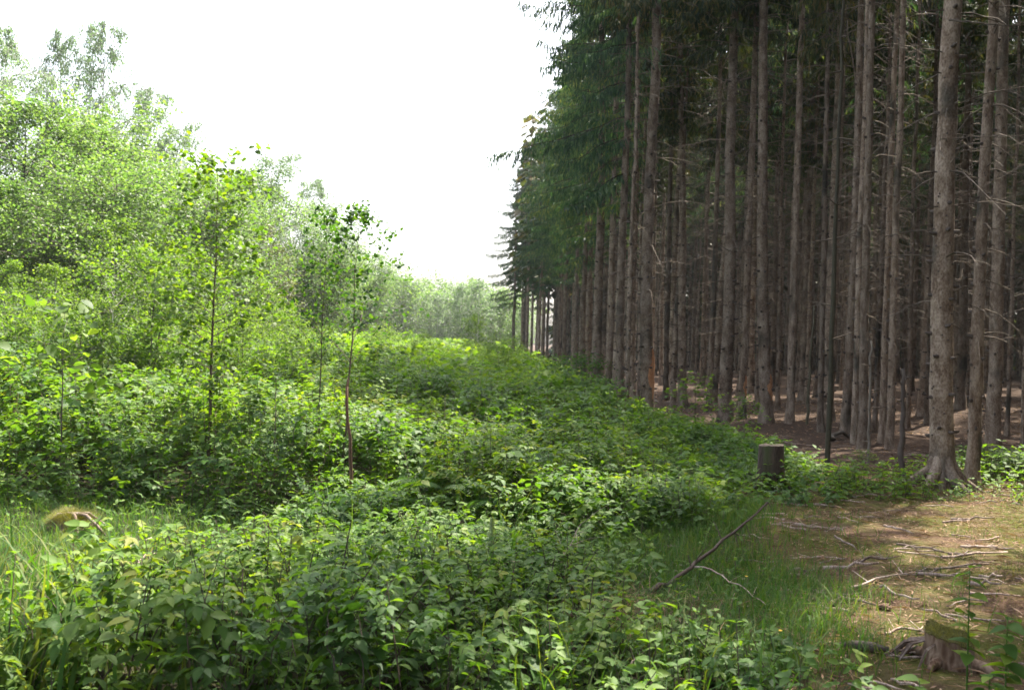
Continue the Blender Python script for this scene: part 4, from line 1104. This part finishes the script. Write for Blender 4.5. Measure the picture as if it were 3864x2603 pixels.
# dead limbs reaching out from near trunks
def limb(label, pts, r, seed, name='dead_limb', mat='dead', twigs=10, tl=.35, cat='dead branch', group=None):
    rng = np.random.default_rng(seed)
    P = np.array([at_dist(a / 2.273, b / 2.273, d) for a, b, d in pts]); o0 = P[0].copy(); P = P - o0
    t0 = np.linspace(0, 1, len(P)); t = np.linspace(0, 1, 12)
    Pi = np.stack([np.interp(t, t0, P[:, e]) for e in range(3)], -1); Pi[1:-1] += rng.normal(0, r * .9, (10, 3))
    e = thing(name, label, cat, tuple(o0), 0, group)
    g = Geo(); tube(g, Pi, np.linspace(r, r * .35, 12), 7); link('stem', g.mesh('stem', M[mat]), e)
    if twigs:
        g = Geo(); tube(g, Pi, np.linspace(r, r * .35, 12) * .4, 4)
        for _ in range(twigs):
            k = rng.integers(2, 12); d = rng.normal(0, 1, 3); d /= np.linalg.norm(d); L = rng.uniform(.3, 1) * tl
            tube(g, [Pi[k], Pi[k] + d * L * .5, Pi[k] + d * L + (0, 0, -.1 * L)], [r * .3, r * .2, r * .1], 4)
        link('side_twigs', g.mesh('side_twigs', M[mat]), e)
    return e
limb('long dark fallen branch slanting from beside the sawn stump down to the grass', [(1478, 1345, 6.4), (1520, 1322, 6.6), (1575, 1285, 7.0), (1630, 1240, 7.5), (1690, 1190, 8.1), (1745, 1140, 8.9)], .019, 12, 'fallen_branch', 'sapbark', 12, .22, 'fallen branch')
limb('thin forked twig arching from the fallen branch down to the litter', [(1575, 1287, 7.0), (1610, 1290, 6.95), (1650, 1312, 6.75), (1700, 1345, 6.4), (1740, 1372, 6.15)], .007, 13, 'arched_twig', 'twig', 5, .12, 'twig')
limb('dry thin leafless twigs leaning out of the grass in the middle', [(1230, 1345, 6.5), (1270, 1290, 6.7), (1290, 1250, 6.9), (1320, 1190, 7.1)], .006, 14, 'leafless_twig', 'twig', 16, .35, 'dry twigs')
limb('golden bent grass stalk curving over in the middle foreground', [(1128, 1310, 6.1), (1135, 1290, 6.1), (1150, 1276, 6.1), (1185, 1272, 6.1)], .005, 15, 'bent_stalk', 'pale', 0, .1, 'dry stalk')
limb('short bare brown twig at the bottom centre', [(1424, 1530, 4.8), (1440, 1500, 4.85), (1465, 1478, 4.9)], .006, 16, 'bare_twig', 'twig', 3, .08, 'twig')
limb('bare stick rising slanted from the leaves left of centre', [(300, 1330, 6.1), (315, 1285, 6.2), (330, 1260, 6.3), (345, 1245, 6.35)], .009, 17, 'slanted_stick', 'twig', 4, .12, 'stick')
limb('long grey stick lying in the left grass opening behind the leaves', [(345, 1222, 7.3), (290, 1248, 7.2), (230, 1270, 6.9), (190, 1292, 6.75)], .010, 18, 'lying_stick', 'twig', 4, .2, 'stick')
limb('pale split piece of wood lying between the two near trunks', [(2150, 1056, 13.2), (2172, 1060, 13.0), (2196, 1063, 12.9)], .018, 19, 'split_wood', 'pale', 0, .1, 'wood piece')
limb('fallen thin log lying across the floor behind the thick edge trunk', [(1440, 905, 30), (1490, 910, 29), (1545, 915, 28)], .07, 20, 'fallen_log', 'brownbark', 0, .1, 'log')
limb('dead log on the brown floor between the plantation trunks', [(1885, 995, 18), (1930, 988, 18.5), (1968, 986, 19)], .04, 25, 'fallen_log', 'brownbark', 3, .3, 'log')
def near_limb(label, pts, r, seed, tw=14, tl=.4):
    limb(label, pts, r, seed, 'dead_limb', 'dead', tw, tl, 'dead branch', 'dead limbs between the near trunks')
near_limb('dark dead limb pointing right from high on the biggest trunk', [(2158, 45, 12.1), (2210, 52, 11.8), (2270, 54, 11.6), (2340, 58, 11.4)], .013, 31, 6, .3)
near_limb('pale curved dead limb below the upper dark one beside the biggest trunk', [(2165, 315, 12.0), (2200, 308, 11.9), (2260, 312, 11.8), (2330, 306, 11.7)], .008, 32, 12, .4)
near_limb('thin dead limb rising steeply right from the biggest trunk', [(2160, 372, 12.0), (2180, 345, 11.8), (2230, 335, 11.7), (2300, 330, 11.6), (2340, 315, 11.6)], .007, 33, 14, .35)
near_limb('whitish dead limb crossing behind the second near trunk', [(2170, 235, 12.2), (2200, 228, 12.2), (2250, 215, 12.3), (2290, 190, 12.3)], .007, 34, 14, .35)
near_limb('dead limb drooping right below the crossing pale ones', [(2170, 440, 12.2), (2220, 430, 12.2), (2280, 400, 12.2), (2335, 370, 12.2)], .006, 35, 16, .4)
near_limb('fine dead limb spreading low beside the biggest trunk', [(2160, 700, 12.4), (2200, 690, 12.4), (2260, 720, 12.6), (2330, 700, 12.8)], .006, 36, 14, .35)
near_limb('bowed dead limb reaching left from the leaning trunk', [(1945, 190, 19), (1925, 50, 19.2), (1905, 40, 19.3), (1885, 30, 19.4)], .012, 37, 5, .4)

# ------------------------------------------------------------------ sticks on the path (each one a thing)
STK = []
for k in range(9):
    rng = np.random.default_rng(300 + k); g = Geo(); L = 1.0; n = 8
    P = np.stack([np.linspace(-.5, .5, n), np.cumsum(rng.normal(0, .022, n)), .012 + np.abs(np.cumsum(rng.normal(0, .010, n)))], -1)
    tube(g, P, np.linspace(.014, .007, n) * rng.uniform(.7, 1.1), 6)
    for s in range(rng.integers(0, 4)):
        q = rng.integers(2, n - 1); a = rng.choice([-1, 1]) * rng.uniform(.4, 1.0); l = rng.uniform(.1, .35)
        d = np.array([math.cos(a), math.sin(a), .1]); tube(g, [P[q], P[q] + d * l * .5, P[q] + d * l], [.006, .004, .002], 4)
    STK.append(g.mesh('stick', M['twig']))
stick_spec = [(1930, 1340, 2050, 1300), (1870, 1295, 1990, 1292), (2000, 1345, 2090, 1370), (1900, 1225, 1960, 1255), (2040, 1242, 2150, 1262), (2150, 1275, 2290, 1262), (2180, 1245, 2300, 1250), (1950, 1290, 2020, 1272), (2080, 1310, 2190, 1315), (1850, 1345, 1935, 1362), (2200, 1330, 2290, 1345), (1795, 1310, 1850, 1300), (2010, 1200, 2080, 1215), (2120, 1300, 2240, 1288), (1900, 1365, 1990, 1385), (2140, 1190, 2200, 1185)]
stick_lab = ['long curved stick in the middle of the path, uppermost of the crossing pair', 'dark stick at the left rim of the path', 'pale stick pointing down right in the path centre', 'short pale stick forming a V near the grass', 'thick bent stick near the upper middle of the path', 'long dark stick at the right side of the path', 'grey stick behind the long dark one on the right', 'stubby red brown stick left of centre', 'thin straight stick lying level in the middle', 'pale stick along the lower left rim of the path', 'stick beside the broad leaves at lower right', 'small dark stick lying in the grass border', 'stick on the sunlit moss', 'fine long stick crossing the path toward the right', 'pale stick just above the sunlit patch', 'stick near the foot of the biggest trunk']
GST = 'sticks scattered on the mossy path'
for i, (a, b, c, d) in enumerate(stick_spec):
    p = on_ground(a / 2.273, b / 2.273); q = on_ground(c / 2.273, d / 2.273)
    L = math.hypot(q[0] - p[0], q[1] - p[1])
    o = link('stick', STK[i % 9]); o.location = ((p[0] + q[0]) / 2, (p[1] + q[1]) / 2, (p[2] + q[2]) / 2 + .006)
    o.rotation_euler = (0, -math.atan2(q[2] - p[2], L), math.atan2(q[1] - p[1], q[0] - p[0])); o.scale = (L, min(L, 1) * 1.0 + .3, 1.0)
    tag(o, stick_lab[i], 'stick', GST)
for i in range(150):
    y_ = rg.uniform(4.6, 12.5); x_ = rg.uniform(.9 + (y_ - 5) * .12, .56 * y_)
    if i > 115: y_ = rg.uniform(13, 26); x_ = rg.uniform(4.5, .5 * y_)
    o = link('stick', STK[i % 9]); s = rg.uniform(.12, .42) * (1.8 if i > 115 else 1)
    o.location = (x_, y_, float(gz(x_, y_)) + .003); o.rotation_euler = (0, 0, rg.uniform(-.7, .7) + (math.pi if rg.random() < .5 else 0)); o.scale = (s, .6, rg.uniform(.5, .8))
    tag(o, 'small brown stick, one of many strewn about the mossy forest floor', 'stick', GST)
# spruce cone / bark piece
def cone(label, px, py, L, r, rz, mat='knot', name='rotten_branch_piece', cat='wood piece'):
    rng = np.random.default_rng(int(px)); g = Geo(); n = 12; t = np.linspace(0, 1, n)
    P = np.stack([L * (t - .5), .01 * np.sin(t * 5), r * .8 + 0 * t], -1)
    tube(g, P, r * np.sin(np.pi * np.clip(t * .9 + .06, 0, 1)) ** .55 * (1 + rng.normal(0, .08, n)), 9)
    o = link(name, g.mesh(name, M[mat])); o.location = on_ground(px / 2.273, py / 2.273); o.rotation_euler = (0, 0, rz)
    return tag(o, label, cat)
cone('tapered dark rotten branch end lying left of the mossy stump', 1962, 1478, .26, .030, -.15)
for px, py, lab in ((1885, 1402, 'brown spruce cone on the path left of the sunlit chips'), (1895, 1378, 'dark small cone above the sunlit patch'), (2010, 1385, 'small cone right behind the sunlit chips')):
    cone(lab, px, py, .09, .02, px * .7, 'redbark', 'spruce_cone', 'cone')

# ------------------------------------------------------------------ particular plants
def frond(g, base, d, L, lf_w, seed, n=20):
    rng = np.random.default_rng(seed)
    t = np.linspace(0, 1, n); d = np.array(d, float)
    P = np.array(base) + d[None] * (L * t)[:, None] + np.array([0, 0, 1]) * (L * (.75 * t - .75 * t * t))[:, None]
    tube(g, P, np.linspace(.003, .001, n), 3, .2, cap=False)
    yaw = math.atan2(d[1], d[0]) - math.pi / 2
    lf = lo_leaf(.13); sub = Geo()
    Y = []; TR = []; SC = []; PI_ = []
    for k in range(2, n):
        w = lf_w * math.sin(math.pi * min(1, .12 + .9 * t[k])) ** .8 + .01
        for sd in (-1, 1):
            Y.append(yaw + sd * 1.25); TR.append(P[k]); SC.append(w); PI_.append(-.15)
    m = len(Y)
    g.instance(lf, rot_from(np.array(Y), np.array(PI_), np.zeros(m)), np.array(TR), np.array(SC), rng.random(m), 1)
def fern(label, px, py, d_, n, L, seed):
    x, y, z = at_dist(px / 2.273, py / 2.273, d_); g = Geo(); rng = np.random.default_rng(seed)
    gzv = float(gz(x, y))
    e = thing('fern', label, 'fern', (x, y, gzv))
    for k in range(n):
        a = k * 6.28 / n + rng.uniform(-.3, .3); g = Geo(); frond(g, (0, 0, 0), (0, 1, 0), L * rng.uniform(.8, 1.1), L * .24, seed + k)
        st = Geo(); 
        o = link('frond', g.mesh('frond', M['fern'], False), e); o.location = (0, 0, z - gzv); o.rotation_euler = (0, 0, a)
    g = Geo(); tube(g, [(0, 0, -.02), (.01, 0, (z - gzv) * .5), (0, 0, z - gzv)], [.006, .005, .004], 5); link('stalk', g.mesh('stalk', M['fern']), e)
fern('arching fern frond catching light at lower left among the brambles', 600, 1385, 5.3, 5, .34, 5)
fern('bright green fern in the middle of the bramble bank', 1010, 1115, 8.9, 7, .55, 7)
fern('small fern half hidden below the bramble bank right of the bright one', 1120, 1150, 8.7, 5, .4, 9)

def broad_plant(label, px, py, d_, n, leaf, name='raspberry_shoot', seed=1, stem_from=None, mat='weed', w=.3, cat='plant'):
    """upright or leaning stem with large leaves; px,py is the top"""
    rng = np.random.default_rng(seed)
    x, y, z = at_dist(px / 2.273, py / 2.273, d_)
    if stem_from: bx, by = stem_from
    else: bx, by = x, y
    b = np.array([bx, by, float(gz(bx, by))]); e = thing(name, label, cat, tuple(b))
    top = np.array([x, y, z]) - b
    m = 9; t = np.linspace(0, 1, m); P = top[None] * t[:, None]; P[:, :2] = top[None, :2] * (t ** 1.8)[:, None]
    g = Geo(); tube(g, P, np.linspace(.005, .002, m), 6); link('stem', g.mesh('stem', M['fern']), e)
    lf = leaf_tpl(w, .09, .22, 7); g = Geo(); Y = []; PI_ = []; RO = []; TR = []; SC = []
    for k in range(n):
        f = .35 + .65 * k / max(1, n - 1); q = np.array([np.interp(f, t, P[:, c]) for c in range(3)])
        Y.append(k * 2.4 + rng.normal(0, .3)); PI_.append(rng.uniform(-.35, .25) + (.3 if k == n - 1 else 0)); RO.append(rng.normal(0, .25)); TR.append(q); SC.append(leaf * rng.uniform(.7, 1.15) * (1.1 - .35 * f))
    g.instance(lf, rot_from(np.array(Y), np.array(PI_), np.array(RO)), np.array(TR), np.array(SC), rng.random(n), 1)
    link('leaves', g.mesh('leaves', M[mat]), e)
GP = 'broad leaved shoots in the foreground'
for (px, py, d_, n, lf_, sd, lab) in [
 (2205, 1290, 4.7, 18, .12, 1, 'broad leaved shoot reaching up over the path at lower right'),
 (2290, 1400, 4.4, 20, .12, 2, 'large leaved shoot at the right edge above the mossy stump'),
 (2250, 1530, 4.2, 16, .11, 3, 'leafy shoot at the bottom right corner'),
 (2090, 1545, 4.3, 12, .12, 4, 'serrated leaf shoot at the bottom right of the stump'),
 (430, 1340, 5.1, 10, .13, 5, 'light green large leaved plant in the lower left'),
 (240, 1290, 5.5, 10, .12, 6, 'pale broad leaved plant in front of the grass opening'),
 (215, 1430, 5.0, 9, .13, 7, 'broad leaved plant amid the tall grass'),
 (330, 1540, 4.6, 8, .12, 8, 'fresh green shoot at the bottom left'),
 (560, 1540, 4.5, 8, .13, 9, 'large pleated leaves at the bottom edge left of centre'),
 (690, 1450, 4.8, 8, .12, 10, 'pale leaved bramble shoot beside the lone dark stem'),
 (820, 1500, 4.7, 8, .13, 11, 'big pale leaf shoot at the bottom centre left'),
 (1750, 1430, 5.2, 8, .10, 12, 'soft green shoot at the grassy rim of the path'),
 (1600, 1420, 5.2, 8, .10, 13, 'green shoot left of the path among small herbs'),
 (1240, 1300, 6.2, 7, .09, 14, 'drooping nettle top right of the bent golden stalk'),
]:
    broad_plant(lab, px, py, d_, n, lf_, seed=sd)
# maple seedling with pale leaves on the left
vm = leafy(270, 1.9, .9, .6, .12, 9, 3, 3, droop=.1, up=.6, r0=.012, mat='lightleaf', bark='brownbark', rows=5, lw=.42, prof='flat', jitter=.05)
x, y, _ = at_dist(64, 340, 9.6)
place_tree(vm, x, y, 'maple seedling with large pale green leaves near the left edge', 'seedling', 'maple_seedling')

def nettle_spike():
    x, y, z = on_ground(490, 610); tx, ty, tz = at_dist(1117 / 2.273, 1172 / 2.273, y)
    e = thing('tall_nettle', 'tall flowering nettle with pale hanging catkins in the middle foreground', 'nettle', (x, y, z))
    H = tz - z; g = Geo(); P = [(0, 0, 0), (.01, 0, H * .5), (tx - x, 0, H)]; tube(g, P, [.006, .005, .002], 6); link('stem', g.mesh('stem', M['sapbark']), e)
    rng = np.random.default_rng(3); g = Geo(); n = 900; f = rng.uniform(.5, 1, n); a = rng.uniform(0, 6.28, n); r = rng.uniform(.0, .045, n) * (1.15 - f) * 2
    g.instance(lo_leaf(.4), rot_from(a, rng.uniform(-1.5, 0, n), a), np.stack([r * np.cos(a) + (tx - x) * f ** 2, r * np.sin(a), H * f - r * 1.2], -1), rng.uniform(.006, .014, n), rng.random(n), 1)
    link('catkins', g.mesh('catkins', M['seed'], False), e)
    g = Geo(); lf = leaf_tpl(.22, .07, .3, 5); n = 8
    g.instance(lf, rot_from(np.arange(n) * 1.57, rng.uniform(-.3, .1, n), np.zeros(n)), np.array([(0, 0, H * (.3 + .07 * k)) for k in range(n)]), rng.uniform(.09, .12, n), rng.random(n), 1)
    link('leaves', g.mesh('leaves', M['weed']), e)
nettle_spike()
def dark_stem(label, px, py, tpx, tpy):
    x, y, z = on_ground(px / 2.273, py / 2.273); tx, ty, tz = at_dist(tpx / 2.273, tpy / 2.273, y); g = Geo()
    tube(g, [(0, 0, 0), ((tx - x) * .6, 0, (tz - z) * .5), (tx - x, 0, tz - z)], [.005, .004, .002], 6)
    rng = np.random.default_rng(6)
    for _ in range(18):
        f = rng.uniform(.7, 1); a = rng.uniform(0, 6.28); b = np.array([(tx - x) * f, 0, (tz - z) * f]); tube(g, [b, b + (math.cos(a) * .03, math.sin(a) * .03, -.03)], [.003, .001], 3)
    o = link('dry_stem', g.mesh('dry_stem', M['sapbark'])); o.location = (x, y, z); tag(o, label, 'dry stem')
dark_stem('thin dark upright dry stem with a wispy top at lower left', 545, 1600, 552, 1290)
dark_stem('slim dark stalk rising above the bright brambles in the centre', 1005, 1130, 1012, 900)
dark_stem('slim stalk standing above the brambles right of the alder sapling', 622, 1150, 628, 850)
FL = Geo()
for k in range(5):
    a = k * 1.2566; FL.instance(leaf_tpl(.45, .1, -.2, 5, 'round'), rot_from(np.array([a]), np.array([.3]), np.array([0.])), np.zeros((1, 3)), np.array([.012]), np.array([.5]))
flm = FL.mesh('petals', M['flower']); sg = Geo(); tube(sg, [(0, 0, -.22), (.004, 0, -.1), (0, 0, 0)], [.0015, .0013, .001], 4); sgm = sg.mesh('stalk', M['fern'])
for px, py, lab in ((1697, 1300, 'tiny yellow buttercup beside the arched twig'), (1774, 1425, 'tiny yellow buttercup at the grassy rim of the path'), (1130, 1395, 'tiny yellow flower in the middle foreground')):
    v = px2ray(px / 2.273, py / 2.273); t = -(CAM_H - .24) / v.z
    e = thing('buttercup', lab, 'flower', (v.x * t, v.y * t, .24 + float(gz(v.x * t, v.y * t))), 0, 'small yellow flowers'); link('petals', flm, e); link('stalk', sgm, e)

# ------------------------------------------------------------------ haze
def haze():
    me = bpy.data.meshes.new('haze')
    x0, x1, y0, y1, z0, z1 = -120, 110, -40, 260, -2, 30
    v = [(x, y, z) for x in (x0, x1) for y in (y0, y1) for z in (z0, z1)]
    me.from_pydata(v, [], [(0, 1, 3, 2), (4, 6, 7, 5), (0, 4, 5, 1), (2, 3, 7, 6), (0, 2, 6, 4), (1, 5, 7, 3)])
    m = bpy.data.materials.new('haze'); m.use_nodes = True; nt = m.node_tree; nt.nodes.clear()
    out = nt.nodes.new('ShaderNodeOutputMaterial'); pv = nt.nodes.new('ShaderNodeVolumePrincipled')
    pv.inputs['Color'].default_value = (.92, .96, 1, 1); pv.inputs['Density'].default_value = .0003; pv.inputs['Anisotropy'].default_value = .3
    nt.links.new(pv.outputs[0], out.inputs['Volume']); me.materials.append(m)
    o = link('haze', me); tag(o, 'thin pale summer haze over the clearing', 'haze', kind='stuff')
USE_HAZE = True
if USE_HAZE: haze()
